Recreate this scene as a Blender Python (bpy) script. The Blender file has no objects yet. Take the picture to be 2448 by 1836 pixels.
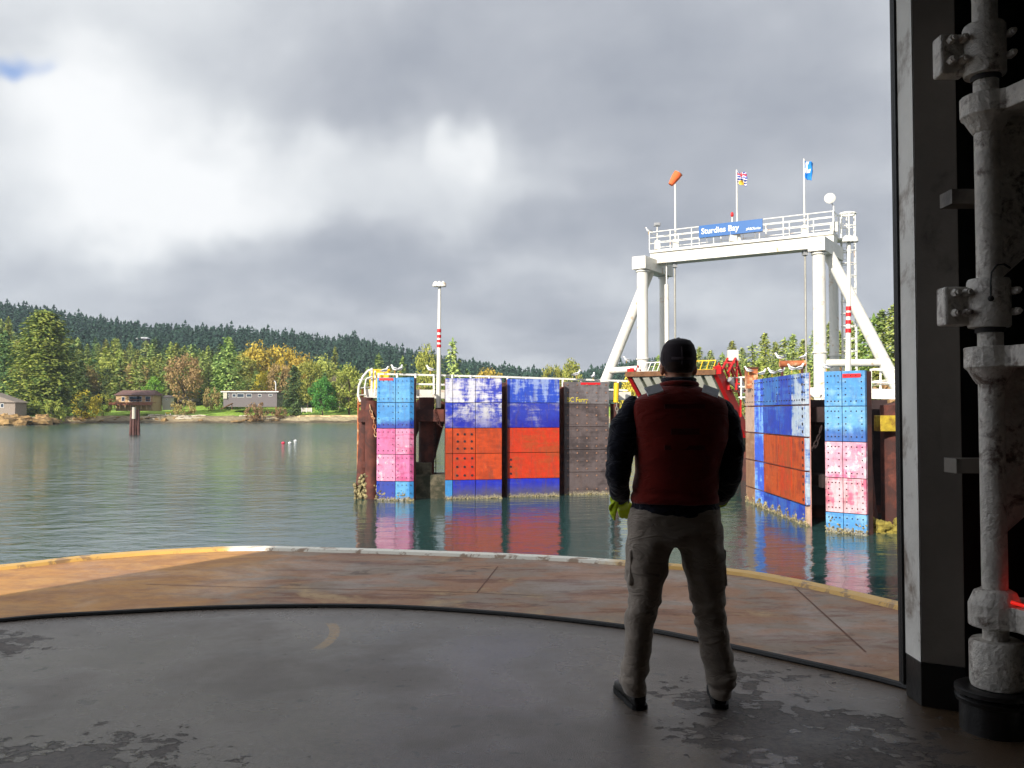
import bpy, math, random
import numpy as np
from mathutils import Vector, Matrix, noise as mnoise
R = math.radians
random.seed(7)
rng = np.random.default_rng(7)
scene = bpy.context.scene
COL = scene.collection

# ------------------------------------------------------------------ camera
CAMZ = 3.68; DECK = 2.20; FPX = 2080.0; PITCH = R(1.845)
cd = bpy.data.cameras.new('camera'); cam = bpy.data.objects.new('camera', cd); COL.objects.link(cam)
cam.location = (0, 0, CAMZ); cam.rotation_euler = (R(90) + PITCH, 0, 0)
cd.sensor_width = 36; cd.lens = FPX / 2448 * 36; cd.clip_start = 0.05; cd.clip_end = 9000
scene.camera = cam

def ray(px, py):
    u = (px - 1224) / FPX; v = (918 - py) / FPX
    return u, math.cos(PITCH) - v * math.sin(PITCH), math.sin(PITCH) + v * math.cos(PITCH)
def at(px, py, Y):
    x, y, z = ray(px, py); k = Y / y
    return Vector((x * k, Y, CAMZ + z * k))
def atz(px, py, Z):
    x, y, z = ray(px, py); k = (Z - CAMZ) / z
    return Vector((x * k, y * k, Z))

# ------------------------------------------------------------------ light
SUN_EL = R(25)
travel = Vector((0.56 * math.cos(SUN_EL), 0.83 * math.cos(SUN_EL), -math.sin(SUN_EL))).normalized()
sd = bpy.data.lights.new('sun', 'SUN'); sd.energy = 5.0; sd.angle = R(0.5); sd.color = (1.0, 0.93, 0.82)
sun = bpy.data.objects.new('sun', sd); COL.objects.link(sun)
sun.rotation_euler = travel.to_track_quat('-Z', 'Y').to_euler()
scene.view_settings.view_transform = 'Standard'; scene.view_settings.look = 'None'
scene.view_settings.exposure = 0.42; scene.view_settings.gamma = 1

class NT:
    def __init__(s, tree): s.t = tree; s.n = tree.nodes; s.l = tree.links
    def node(s, typ, **kw):
        n = s.n.new(typ)
        for k, v in kw.items():
            if k.startswith('i_'):
                key = k[2:]; key = int(key) if key.isdigit() else key.replace('_', ' ')
                n.inputs[key].default_value = v
            else: setattr(n, k, v)
        return n
    def link(s, a, b): s.l.new(a, b)
    def put(s, sock, v):
        if hasattr(v, 'is_linked') or hasattr(v, 'links'): s.l.new(v, sock)
        else: sock.default_value = v
    def math(s, op, a, b=0.0, clamp=False, c=0.0):
        n = s.n.new('ShaderNodeMath'); n.operation = op; n.use_clamp = clamp
        s.put(n.inputs[0], a); s.put(n.inputs[1], b)
        if op in ('MULTIPLY_ADD', 'SMOOTH_MIN', 'SMOOTH_MAX'): s.put(n.inputs[2], c)
        return n.outputs[0]
    def vmath(s, op, a, b=(0, 0, 0)):
        n = s.n.new('ShaderNodeVectorMath'); n.operation = op
        s.put(n.inputs[0], a)
        if op == 'SCALE': s.put(n.inputs['Scale'], b)
        else: s.put(n.inputs[1], b)
        return n.outputs['Value'] if op in ('LENGTH', 'DISTANCE', 'DOT_PRODUCT') else n.outputs[0]
    def rng(s, v, a, b, c=0.0, d=1.0, mode='SMOOTHSTEP'):
        n = s.n.new('ShaderNodeMapRange'); n.interpolation_type = mode; n.clamp = True
        s.put(n.inputs[0], v)
        for i, x in enumerate((a, b, c, d)): s.put(n.inputs[i + 1], x)
        return n.outputs[0]
    def mix(s, f, a, b, blend='MIX'):
        n = s.n.new('ShaderNodeMix'); n.data_type = 'RGBA'; n.blend_type = blend; n.clamp_result = False
        s.put(n.inputs[0], f)
        s.put(n.inputs[6], a if not isinstance(a, tuple) else (*a[:3], 1)); s.put(n.inputs[7], b if not isinstance(b, tuple) else (*b[:3], 1))
        return n.outputs[2]
    def noise(s, vec, scale, detail=4, rough=0.55, dist=0.0, w=None):
        n = s.n.new('ShaderNodeTexNoise')
        if w is not None: n.noise_dimensions = '4D'; n.inputs['W'].default_value = w
        s.put(n.inputs['Vector'], vec); n.inputs['Scale'].default_value = scale
        n.inputs['Detail'].default_value = detail; n.inputs['Roughness'].default_value = rough; n.inputs['Distortion'].default_value = dist
        return n.outputs['Fac']

world = bpy.data.worlds.new('World'); scene.world = world; world.use_nodes = True
w = NT(world.node_tree); w.n.clear()
out = w.node('ShaderNodeOutputWorld'); bg = w.node('ShaderNodeBackground'); bg.inputs['Strength'].default_value = 0.1
w.link(bg.outputs[0], out.inputs[0])
sky = w.node('ShaderNodeTexSky', sky_type='NISHITA'); sky.sun_disc = False
sky.sun_elevation = SUN_EL; sky.sun_rotation = R(214)
tc = w.node('ShaderNodeTexCoord'); D = tc.outputs['Generated']
sep = w.node('ShaderNodeSeparateXYZ'); w.link(D, sep.inputs[0])
zz = w.math('ADD', w.math('MAXIMUM', sep.outputs[2], 0.0), 0.22)
comb = w.node('ShaderNodeCombineXYZ')
w.link(w.math('DIVIDE', sep.outputs[0], zz), comb.inputs[0]); w.link(w.math('DIVIDE', sep.outputs[1], zz), comb.inputs[1])
P = comb.outputs[0]
nA = w.noise(P, 0.9, 5, 0.5, 0.15, w=3.1)
nB = w.noise(P, 2.4, 5, 0.5, 0.2, w=9.3)
nC = w.noise(P, 1.6, 3, 0.5, 0, w=5.0)
nD = w.noise(D, 6.0, 7, 0.6, 0.35, w=1.7)
# ragged direction, so that the bright breaks in the cloud have uneven outlines
nv = w.node('ShaderNodeTexNoise'); w.link(D, nv.inputs['Vector']); nv.inputs['Scale'].default_value = 5.0; nv.inputs['Detail'].default_value = 4
Dj = w.vmath('ADD', D, w.vmath('SCALE', w.vmath('SUBTRACT', nv.outputs['Color'], (0.5, 0.5, 0.5)), 0.22))
def patch(px, py, rx, ry, wgt):
    x, y, z = ray(px, py); v = Vector((x, y, z)).normalized()
    d = w.vmath('SUBTRACT', Dj, tuple(v))
    d = w.vmath('MULTIPLY', d, (1 / rx, 1 / max(rx, ry), 1 / ry))
    return w.math('MULTIPLY', w.rng(w.vmath('LENGTH', d), 0.0, 1.0, 1.0, 0.0), wgt)
base = w.math('MULTIPLY_ADD', w.math('SUBTRACT', nA, 0.5), 0.60, c=0.49)
base = w.math('MULTIPLY_ADD', w.math('SUBTRACT', nB, 0.5), 0.46, c=base)
base = w.math('MULTIPLY_ADD', w.math('SUBTRACT', nD, 0.5), 0.30, c=base)
for p in [(330, 420, .22, .13, .46), (120, 250, .12, .07, .20), (560, 530, .26, .07, .28), (1105, 345, .032, .05, .28), (1040, 410, .16, .09, .15), (780, 345, .07, .06, .26),
          (900, 470, .28, .07, .14), (60, 480, .25, .12, .20), (1500, 60, .4, .12, -.10), (300, 30, .35, .10, .12), (1650, 700, .18, .07, .18), (1000, 770, .35, .035, .05),
          (850, 130, .26, .10, -.17), (500, 300, .14, .06, -.12), (1700, 430, .34, .16, -.17), (1250, 520, .32, .05, -.10), (900, 600, .4, .045, -.15), (300, 610, .4, .035, -.13), (1600, 250, .4, .09, -.08), (1010, 720, .5, .04, -.06),
          (1620, 720, .05, .035, -.14)]:
    base = w.math('ADD', base, patch(*p))
ramp = w.node('ShaderNodeValToRGB'); w.link(base, ramp.inputs[0])
cr = ramp.color_ramp; cr.interpolation = 'B_SPLINE'
def lin(c):
    return tuple(((x / 255) / 12.92 if x / 255 <= .04045 else ((x / 255 + .055) / 1.055) ** 2.4) for x in c)
stops = [(0.0, (130, 137, 151)), (0.22, (153, 159, 171)), (0.40, (177, 181, 190)), (0.55, (201, 205, 211)), (0.75, (226, 229, 232)), (1.0, (250, 251, 252))]
cr.elements[0].position = 0; cr.elements[0].color = (*lin(stops[0][1]), 1)
cr.elements[1].position = 1; cr.elements[1].color = (*lin(stops[-1][1]), 1)
for p_, c_ in stops[1:-1]:
    e = cr.elements.new(p_); e.color = (*lin(c_), 1)
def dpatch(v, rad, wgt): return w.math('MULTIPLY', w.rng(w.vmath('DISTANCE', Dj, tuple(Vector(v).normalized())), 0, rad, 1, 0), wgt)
fill_glow = w.math('ADD', dpatch((-1, .12, .33), .85, 2.0), dpatch((-.56, -.83, .45), .8, .8))   # sky brightening added out of view, left and behind, as fill light
cl = w.vmath('SCALE', w.vmath('SCALE', ramp.outputs[0], 8.1), w.math('ADD', fill_glow, 1.0))
blue = w.math('ADD', patch(-10, 190, .070, .035, .9), w.rng(nC, .70, .80, 0, .6), clamp=True)
bluec = w.mix(0.5, w.vmath('SCALE', sky.outputs[0], 1.2), (2.0, 3.3, 7.2))
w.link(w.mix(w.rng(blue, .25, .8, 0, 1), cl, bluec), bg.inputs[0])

# ------------------------------------------------------------------ mesh helpers
def basis(axis):
    a = Vector(axis).normalized()
    r = Vector((0, 0, 1)) if abs(a.z) < .95 else Vector((0, 1, 0))
    s = a.cross(r).normalized(); return s, s.cross(a).normalized(), a

class MB:
    def __init__(s): s.v = []; s.f = []; s.m = []
    def add(s, vs, fs, mi=0):
        o = len(s.v); s.v += [tuple(v) for v in vs]; s.f += [tuple(i + o for i in f) for f in fs]; s.m += [mi] * len(fs); return s
    def hexa(s, c, mi=0):
        return s.add(c, [(0, 3, 2, 1), (4, 5, 6, 7), (0, 1, 5, 4), (1, 2, 6, 5), (2, 3, 7, 6), (3, 0, 4, 7)], mi)
    def box(s, c, size, rz=0, mi=0, ax=None):
        c = Vector(c); hx, hy, hz = [q / 2 for q in size]
        X, Y, Z = ax if ax else (Vector((math.cos(rz), math.sin(rz), 0)), Vector((-math.sin(rz), math.cos(rz), 0)), Vector((0, 0, 1)))
        return s.hexa([c + X * a * hx + Y * b * hy + Z * d * hz for d in (-1, 1) for a, b in ((-1, -1), (1, -1), (1, 1), (-1, 1))], mi)
    def beam(s, p, q, wd, ht, mi=0):
        p, q = Vector(p), Vector(q); sx, up, a = basis(q - p)
        return s.box((p + q) / 2, (wd, (q - p).length, ht), mi=mi, ax=(sx, a, up))
    def tube(s, p, q, r0, r1=None, n=12, mi=0, caps=True):
        r1 = r0 if r1 is None else r1
        return s.poly([p, q], [r0, r1], n, mi, caps)
    def poly(s, pts, rad, n=10, mi=0, caps=True, flat=1.0):
        pts = [Vector(p) for p in pts]; rad = rad if hasattr(rad, '__len__') else [rad] * len(pts)
        vs = []; prev = None
        for i, p in enumerate(pts):
            t = (pts[min(i + 1, len(pts) - 1)] - pts[max(i - 1, 0)])
            if prev is None: sx, up, a = basis(t)
            else:
                a = t.normalized(); sx = (prev - a * prev.dot(a)).normalized(); up = sx.cross(a)
            prev = sx
            for k in range(n):
                an = 2 * math.pi * k / n
                vs.append(p + sx * math.cos(an) * rad[i] + up * math.sin(an) * rad[i] * flat)
        fs = []
        for i in range(len(pts) - 1):
            for k in range(n):
                fs.append((i * n + k, i * n + (k + 1) % n, (i + 1) * n + (k + 1) % n, (i + 1) * n + k))
        if caps: fs.append(tuple(range(n - 1, -1, -1))); fs.append(tuple((len(pts) - 1) * n + k for k in range(n)))
        return s.add(vs, fs, mi)
    def lathe(s, base, prof, axis=(0, 0, 1), n=16, mi=0, sy=1.0):
        sx, up, a = basis(axis); base = Vector(base); vs = []
        for r, h in prof:
            for k in range(n):
                an = 2 * math.pi * k / n; vs.append(base + a * h + sx * r * math.cos(an) + up * r * sy * math.sin(an))
        fs = [(i * n + k, i * n + (k + 1) % n, (i + 1) * n + (k + 1) % n, (i + 1) * n + k) for i in range(len(prof) - 1) for k in range(n)]
        fs.append(tuple(range(n - 1, -1, -1))); fs.append(tuple((len(prof) - 1) * n + k for k in range(n)))
        return s.add(vs, fs, mi)
    def ball(s, c, r, n=12, mi=0, sc=(1, 1, 1), rz=0):
        c = Vector(c); m = n // 2 + 1; vs = []; fs = []; cz, sz = math.cos(rz), math.sin(rz)
        for i in range(m + 1):
            th = math.pi * i / m
            for k in range(n):
                ph = 2 * math.pi * k / n; x = math.sin(th) * math.cos(ph) * r * sc[0]; y = math.sin(th) * math.sin(ph) * r * sc[1]
                vs.append(c + Vector((x * cz - y * sz, x * sz + y * cz, math.cos(th) * r * sc[2])))
        for i in range(m):
            for k in range(n): fs.append((i * n + k, (i + 1) * n + k, (i + 1) * n + (k + 1) % n, i * n + (k + 1) % n))
        return s.add(vs, fs, mi)
    def prism(s, poly, z0, z1, mi=0):
        n = len(poly); vs = [(p[0], p[1], z0) for p in poly] + [(p[0], p[1], z1) for p in poly]
        return s.add(vs, [tuple(range(n - 1, -1, -1)), tuple(range(n, 2 * n))] + [(i, (i + 1) % n, n + (i + 1) % n, n + i) for i in range(n)], mi)
    def build(s, name, mats, parent=None, smooth=False, local=False, bevel=0):
        me = bpy.data.meshes.new(name)
        vs = s.v
        if parent is not None and not local:
            mi = (Matrix.Translation(parent.location) @ Matrix.Rotation(parent.rotation_euler.z, 4, 'Z')).inverted()
            vs = [tuple(mi @ Vector(v)) for v in vs]
        me.from_pydata(vs, [], s.f); me.update()
        mats = mats if isinstance(mats, (list, tuple)) else [mats]
        for m_ in mats: me.materials.append(m_)
        if len(mats) > 1: me.polygons.foreach_set('material_index', s.m)
        if smooth:
            me.polygons.foreach_set('use_smooth', [True] * len(me.polygons))
            try: me.set_sharp_from_angle(angle=R(42))
            except Exception: pass
        o = bpy.data.objects.new(name, me); COL.objects.link(o)
        if parent is not None: o.parent = parent
        if bevel:
            b = o.modifiers.new('bevel', 'BEVEL'); b.width = bevel; b.segments = 2; b.limit_method = 'ANGLE'; b.angle_limit = R(40)
        return o

def tag(o, label=None, cat=None, group=None, kind=None):
    if label: o['label'] = label
    if cat: o['category'] = cat
    if group: o['group'] = group
    if kind: o['kind'] = kind
    return o
def thing(name, label, cat, loc=(0, 0, 0), rz=0, group=None):
    o = bpy.data.objects.new(name, None); COL.objects.link(o); o.location = loc; o.rotation_euler = (0, 0, rz)
    o.empty_display_size = .3
    return tag(o, label, cat, group)
KIDS = {}
def copy_tree(o, loc=None, rz=0, sc=1.0, label=None, group=None, mat=None):
    c = o.copy(); COL.objects.link(c)
    if loc is not None: c.location = loc
    c.rotation_euler = (0, 0, rz); c.scale = sc if hasattr(sc, '__len__') else (sc, sc, sc)
    if label: c['label'] = label
    if group: c['group'] = group
    for ch in o.children:
        d = ch.copy(); COL.objects.link(d); d.parent = c
        for g in ch.children:
            e = g.copy(); COL.objects.link(e); e.parent = d
        if mat and ch.name.split('.')[0] == 'crown':
            d.material_slots[0].link = 'OBJECT'; d.material_slots[0].material = mat
    return c

# ------------------------------------------------------------------ materials
def newmat(name):
    m = bpy.data.materials.new(name); m.use_nodes = True; t = NT(m.node_tree)
    b = m.node_tree.nodes['Principled BSDF']; return m, t, b
def simple(name, col, rough=.6, metal=0, var=.25, scale=6, bump=.0, dirt=None, dirt_amt=0.5, dscale=3, spec=.5):
    m, t, b = newmat(name); c = lin(col) if max(col) > 1 else col
    g = t.node('ShaderNodeTexCoord').outputs['Object']
    n1 = t.noise(g, scale, 5, .6)
    k = t.rng(n1, .3, .7, 1 - var, 1 + var * .6, 'LINEAR')
    cc = t.vmath('SCALE', (*c,), k)
    if dirt is not None:
        dc = lin(dirt) if max(dirt) > 1 else dirt
        n2 = t.noise(g, dscale, 6, .65, .3)
        cc = t.mix(t.rng(n2, 1 - dirt_amt - .08, 1 - dirt_amt + .1, 0, .9), cc, dc)
    t.put(b.inputs['Base Color'], cc); b.inputs['Roughness'].default_value = rough; b.inputs['Metallic'].default_value = metal
    b.inputs['Specular IOR Level'].default_value = spec
    if bump:
        bn = t.node('ShaderNodeBump'); bn.inputs['Strength'].default_value = min(bump, 1); bn.inputs['Distance'].default_value = .02
        t.link(t.noise(g, scale * 4, 5, .6), bn.inputs['Height']); t.link(bn.outputs[0], b.inputs['Normal'])
    return m

M = {}
M['white'] = simple('white_paint', (.74, .72, .66), .45, var=.14, scale=.8, dirt=(176, 130, 74), dirt_amt=.36, dscale=1.6)
M['whiterail'] = simple('white_rail_paint', (.78, .77, .72), .5, var=.1, scale=4, dirt=(170, 105, 50), dirt_amt=.36, dscale=2.2)
M['rust'] = simple('rusty_steel', (96, 50, 40), .85, var=.5, scale=2, bump=.6, dirt=(58, 34, 32), dirt_amt=.5, dscale=1.5)
M['rustlight'] = simple('rusty_steel_orange', (175, 100, 60), .85, var=.5, scale=3, bump=.5, dirt=(215, 190, 150), dirt_amt=.42, dscale=2)
M['darksteel'] = simple('dark_marine_steel', (52, 38, 38), .9, var=.5, scale=2, bump=.5)
M['barnacle'] = simple('barnacles', (168, 155, 112), .95, var=.6, scale=9, bump=1, dirt=(70, 62, 45), dirt_amt=.5, dscale=7)
M['weed'] = simple('yellow_weed_rock', (140, 126, 56), .95, var=.5, scale=8, bump=1, dirt=(80, 80, 45), dirt_amt=.4)
M['yellowold'] = simple('rusting_yellow_paint', (176, 150, 40), .7, var=.4, scale=5, dirt=(120, 80, 30), dirt_amt=.5)
M['yellow'] = simple('yellow_paint', (235, 190, 30), .5, var=.12, scale=3, dirt=(160, 110, 30), dirt_amt=.3)
M['red'] = simple('red_paint', (190, 20, 22), .45, var=.2, scale=4, dirt=(110, 22, 18), dirt_amt=.3)
M['band'] = simple('red_band_paint', (200, 18, 28), .5, var=.1)
M['rubber'] = simple('black_rubber', (16, 15, 15), .55, var=.3, scale=20, bump=.3)
M['concrete'] = simple('stained_concrete', (95, 88, 72), .95, var=.4, scale=3, bump=.6, dirt=(48, 50, 36), dirt_amt=.5, dscale=2)
M['wood'] = simple('old_timber', (112, 78, 52), .9, var=.4, scale=5, bump=.5)
M['cable'] = simple('galvanised_cable', (150, 148, 140), .5, metal=.3, var=.2)
M['glass'] = simple('window_glass', (48, 62, 78), .12, var=.3, scale=1, spec=.8)
M['grey'] = simple('grey_metal', (150, 152, 155), .5, var=.1)

LIN0 = lin
def paint(name, c1, c2, amt, c3=None, amt3=.3, grime=.25, streak=1.0, seed=0.0, grad=None):
    """weathered marine paint: base, worn second colour in ragged patches, vertical runs, horizontal rubbing marks"""
    m, t, b = newmat(name); g = t.node('ShaderNodeTexCoord').outputs['Object']
    off = t.vmath('ADD', g, (seed * 3.1, seed * 1.7, seed * 2.3))
    vst = t.vmath('MULTIPLY', off, (3.2, 3.2, .45)); hst = t.vmath('MULTIPLY', off, (.5, .5, 4.5))
    q_ = .72
    lin = lambda c: tuple(x * q_ for x in LIN0(c))
    a, b2 = lin(c1), lin(c2)
    n = t.noise(off, 1.1, 7, .68, .4)
    n2 = t.noise(vst, 1.6, 5, .6); n3 = t.noise(hst, 2.0, 6, .65)
    mask = t.math('ADD', n, t.math('MULTIPLY', t.math('SUBTRACT', n2, .5), .45 * streak)); mask = t.math('ADD', mask, t.math('MULTIPLY', t.math('SUBTRACT', n3, .5), .55))
    cc = t.mix(t.rng(mask, 1 - amt - .10, 1 - amt + .10), a, b2)
    if grad:   # (z_low, z_high, colour, weight): repainted band of another tone with a ragged edge
        z0, z1, gc, gw = grad
        s_ = t.node('ShaderNodeSeparateXYZ'); t.link(g, s_.inputs[0])
        zj = t.math('MULTIPLY_ADD', t.math('SUBTRACT', n, .5), .9, c=s_.outputs[2])
        cc = t.mix(t.math('MULTIPLY', t.rng(zj, z0, z1, 1, 0), gw), cc, lin(gc))
    if c3: cc = t.mix(t.rng(t.noise(off, 2.6, 8, .72, .6, w=seed + 4), 1 - amt3 - .05, 1 - amt3 + .05), cc, lin(c3))
    gr = t.rng(t.noise(vst, 3.0, 6, .7, w=seed), .48, .72, 0, min(.8, grime * 1.7))
    cc = t.mix(gr, cc, (.10, .06, .045))
    cc = t.vmath('SCALE', cc, t.rng(t.noise(off, 6, 5, .6), .3, .7, .82, 1.12, 'LINEAR'))
    s2 = t.node('ShaderNodeSeparateXYZ'); t.link(g, s2.inputs[0])
    zb = t.math('MULTIPLY_ADD', t.math('SUBTRACT', t.noise(t.vmath('MULTIPLY', off, (1, 1, .4)), 5, 5, .7), .5), .55, c=s2.outputs[2])
    cc = t.mix(t.math('MULTIPLY', t.rng(zb, .06, .18, 1, 0), .92), cc, t.mix(t.rng(t.noise(off, 22, 4, .7), .4, .6), (.10, .085, .055), (.34, .30, .20)))
    t.put(b.inputs['Base Color'], cc); b.inputs['Roughness'].default_value = .5
    bn = t.node('ShaderNodeBump'); bn.inputs['Strength'].default_value = .35; bn.inputs['Distance'].default_value = .01
    t.link(t.noise(off, 9, 6, .65), bn.inputs['Height']); t.link(bn.outputs[0], b.inputs['Normal'])
    return m
LB, DB, PK, OR = (62, 148, 218), (22, 42, 190), (222, 118, 172), (214, 76, 24)
F = {
 'lb': paint('light_blue_panel', LB, (96, 176, 226), .45, (180, 215, 235), .30, .2, seed=1),
 'lbdb': paint('light_blue_panel_deep_foot', LB, (110, 185, 228), .42, (30, 80, 190), .3, .2, seed=2, grad=(3.12, 3.42, (14, 48, 168), .95)),
 'pk': paint('pink_panel', PK, (206, 82, 140), .45, (238, 180, 210), .36, .2, seed=3),
 'pk2': paint('pale_pink_panel', (232, 150, 188), (214, 90, 140), .42, (246, 226, 232), .42, .3, seed=4),
 'bw': paint('blue_white_worn_panel', (64, 78, 205), (240, 238, 248), .50, (45, 50, 175), .36, .2, seed=5),
 'bw2': paint('blue_white_scuffed_panel', (36, 66, 200), (222, 220, 226), .49, (30, 36, 180), .42, .25, .4, seed=6, grad=(3.0, 3.9, (24, 34, 178), .8)),
 'bs': paint('blue_streaked_panel', (44, 84, 210), (160, 180, 235), .47, (40, 50, 180), .3, .25, 2.0, seed=7),
 'bs2': paint('blue_rubbed_panel', (48, 66, 190), (150, 150, 190), .43, (30, 30, 165), .4, .3, .5, seed=8, grad=(3.0, 3.6, (26, 26, 165), .8)),
 'or': paint('orange_red_panel', OR, (184, 66, 24), .48, (216, 104, 56), .36, .3, seed=9),
 'or2': paint('red_panel', (216, 56, 16), (190, 74, 28), .48, (206, 90, 50), .34, .3, seed=10),
 'dbg': paint('deep_blue_waterline_panel', (28, 44, 196), (50, 70, 200), .4, (92, 88, 84), .40, .3, .4, seed=11, grad=(.1, .75, (96, 92, 84), .75)),
 'bk': paint('grey_black_panel', (104, 92, 92), (72, 62, 62), .48, (110, 78, 60), .32, .35, .4, seed=12),
 'bkt': paint('grey_black_top_panel', (128, 122, 124), (100, 92, 94), .48, (64, 56, 56), .3, .2, .6, seed=13),
 'beige': paint('beige_primer_panel', (222, 190, 168), (205, 160, 130), .4, (235, 215, 200), .3, .25, seed=14),
 'rw': paint('rust_white_panel', (176, 130, 100), (200, 160, 130), .45, (150, 105, 80), .3, .35, seed=24),
 'corr': paint('corrugated_blue_panel', (50, 90, 205), (120, 170, 232), .45, (30, 50, 180), .35, .2, 1.5, seed=15),
 'eb': paint('berth_blue_panel', (66, 130, 212), (30, 78, 200), .47, (170, 208, 238), .38, .3, 2.2, seed=16),
 'eb2': paint('berth_deep_blue_panel', (34, 70, 196), (60, 116, 214), .47, (120, 84, 170), .34, .35, 1.6, seed=17),
 'ewhite': paint('whitewashed_blue_panel', (200, 218, 236), (62, 116, 210), .46, (240, 240, 244), .4, .2, 1.4, seed=25),
 'eo': paint('burnt_orange_panel', (212, 88, 26), (176, 60, 20), .46, (232, 150, 96), .36, .45, 2.2, seed=18),
 'eo2': paint('deep_orange_panel', (214, 68, 18), (190, 84, 26), .46, (232, 140, 80), .34, .45, 2.2, seed=19),
 'flb': paint('pale_blue_panel', (84, 158, 222), (134, 192, 234), .46, (40, 96, 196), .28, .2, 1.2, seed=20),
 'flb2': paint('pale_blue_panel_runs', (110, 178, 228), (160, 206, 236), .46, (30, 86, 190), .34, .2, 1.2, seed=21, grad=(3.0, 3.3, (36, 84, 180), .8)),
 'fpk': paint('washed_pink_panel', (236, 176, 196), (228, 120, 162), .45, (248, 232, 236), .45, .3, 1.0, seed=22),
 'fpk2': paint('washed_pink_panel_rusty', (240, 196, 204), (226, 110, 140), .44, (196, 60, 30), .25, .35, 2.0, seed=23),
}

# ------------------------------------------------------------------ water
def water_mat():
    m, t, b = newmat('sea_water')
    g = t.node('ShaderNodeTexCoord').outputs['Object']
    b.inputs['Base Color'].default_value = (.006, .050, .042, 1); b.inputs['Roughness'].default_value = .03
    b.inputs['IOR'].default_value = 1.42
    big = t.noise(g, .03, 3, .5)
    t.put(b.inputs['Base Color'], t.mix(big, (.016, .054, .048), (.034, .080, .080)))
    n1 = t.noise(t.vmath('MULTIPLY', g, (.85, 1.25, 1)), .9, 3, .5, .3)
    n2 = t.noise(t.vmath('MULTIPLY', g, (.8, 1.3, 1)), 3.2, 4, .6, .4)
    n3 = t.noise(g, .22, 2, .5)
    h = t.math('MULTIPLY_ADD', n2, .22, c=t.math('MULTIPLY', n1, .85)); h = t.math('MULTIPLY_ADD', n3, .9, c=h)
    sp = t.node('ShaderNodeSeparateXYZ'); t.link(g, sp.inputs[0])
    wind = t.math('ADD', t.rng(sp.outputs[1], 45, 150, 0, 2.6), t.rng(sp.outputs[0], -6, -22, 0, .9))
    calm = t.math('ADD', t.rng(t.noise(g, .045, 3, .5), .35, .65, .55, 1.1), wind)
    b.inputs['Roughness'].default_value = .03; t.put(b.inputs['Roughness'], t.rng(sp.outputs[1], 45, 160, .03, .16))
    bn = t.node('ShaderNodeBump'); bn.inputs['Strength'].default_value = 1; t.link(t.math('MULTIPLY', calm, .048), bn.inputs['Distance']); t.link(h, bn.inputs['Height']); t.link(bn.outputs[0], b.inputs['Normal'])
    return m
wb = MB(); wb.add([(-4000, -300, 0), (4000, -300, 0), (4000, 6000, 0), (-4000, 6000, 0)], [(0, 1, 2, 3)])
tag(wb.build('water', water_mat()), kind='structure')

# ------------------------------------------------------------------ terrain
def interp(x, pts):
    xs, ys = zip(*pts); return float(np.interp(x, xs, ys))
U = lambda px: (px - 1224) / FPX
SHORE = [(U(-700), 230), (U(-200), 232), (U(0), 240), (U(110), 248), (U(150), 292), (U(480), 290), (U(680), 300), (U(1000), 305), (U(1400), 320), (U(1560), 250), (U(1750), 150), (U(1950), 112), (U(2150), 84), (U(2700), 70), (U(4000), 60)]
H1 = [(U(-700), 26), (U(0), 26), (U(300), 22), (U(450), 19), (U(600), 14), (U(900), 6), (U(1200), 1), (U(1500), 0), (U(1750), 3), (U(2150), 4), (U(3000), 10)]
RID = [(-500, 700), (0, 712), (120, 722), (230, 742), (340, 757), (450, 762), (560, 764), (700, 775), (790, 788), (850, 783), (900, 802), (1000, 820), (1100, 838), (1230, 858), (1300, 862), (1380, 872), (1440, 852), (1560, 838), (1700, 850), (2100, 850), (2900, 850)]
def sm(a, b, x):
    t = min(1, max(0, (x - a) / (b - a))); return t * t * (3 - 2 * t)
def th(x, y):
    u = x / max(y, 1); s = y - interp(u, SHORE)
    nz = mnoise.noise(Vector((x * .02, y * .02, 0)))
    if s < 0: return max(-3, s * .25)
    z = 2.3 * sm(-2, 9, s) + 3.6 * sm(8, 60, s) + nz * 1.0 * sm(5, 60, s) + .35 * mnoise.noise(Vector((x * .25, y * .25, 3))) * sm(0, 6, s)
    z += interp(u, H1) * sm(45, 190, s)
    px = u * FPX + 1224
    top = CAMZ + (985 - interp(px, RID)) / FPX * 900 - 24
    z += (top - z) * sm(190, 900 - interp(u, SHORE), s) if s > 190 else 0
    if y > 900: z -= 0.25 * (y - 900) * 0.5
    return z
def rgb_noise(a, b, t): return [a[i] * (1 - t) + b[i] * t for i in range(3)]
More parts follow.
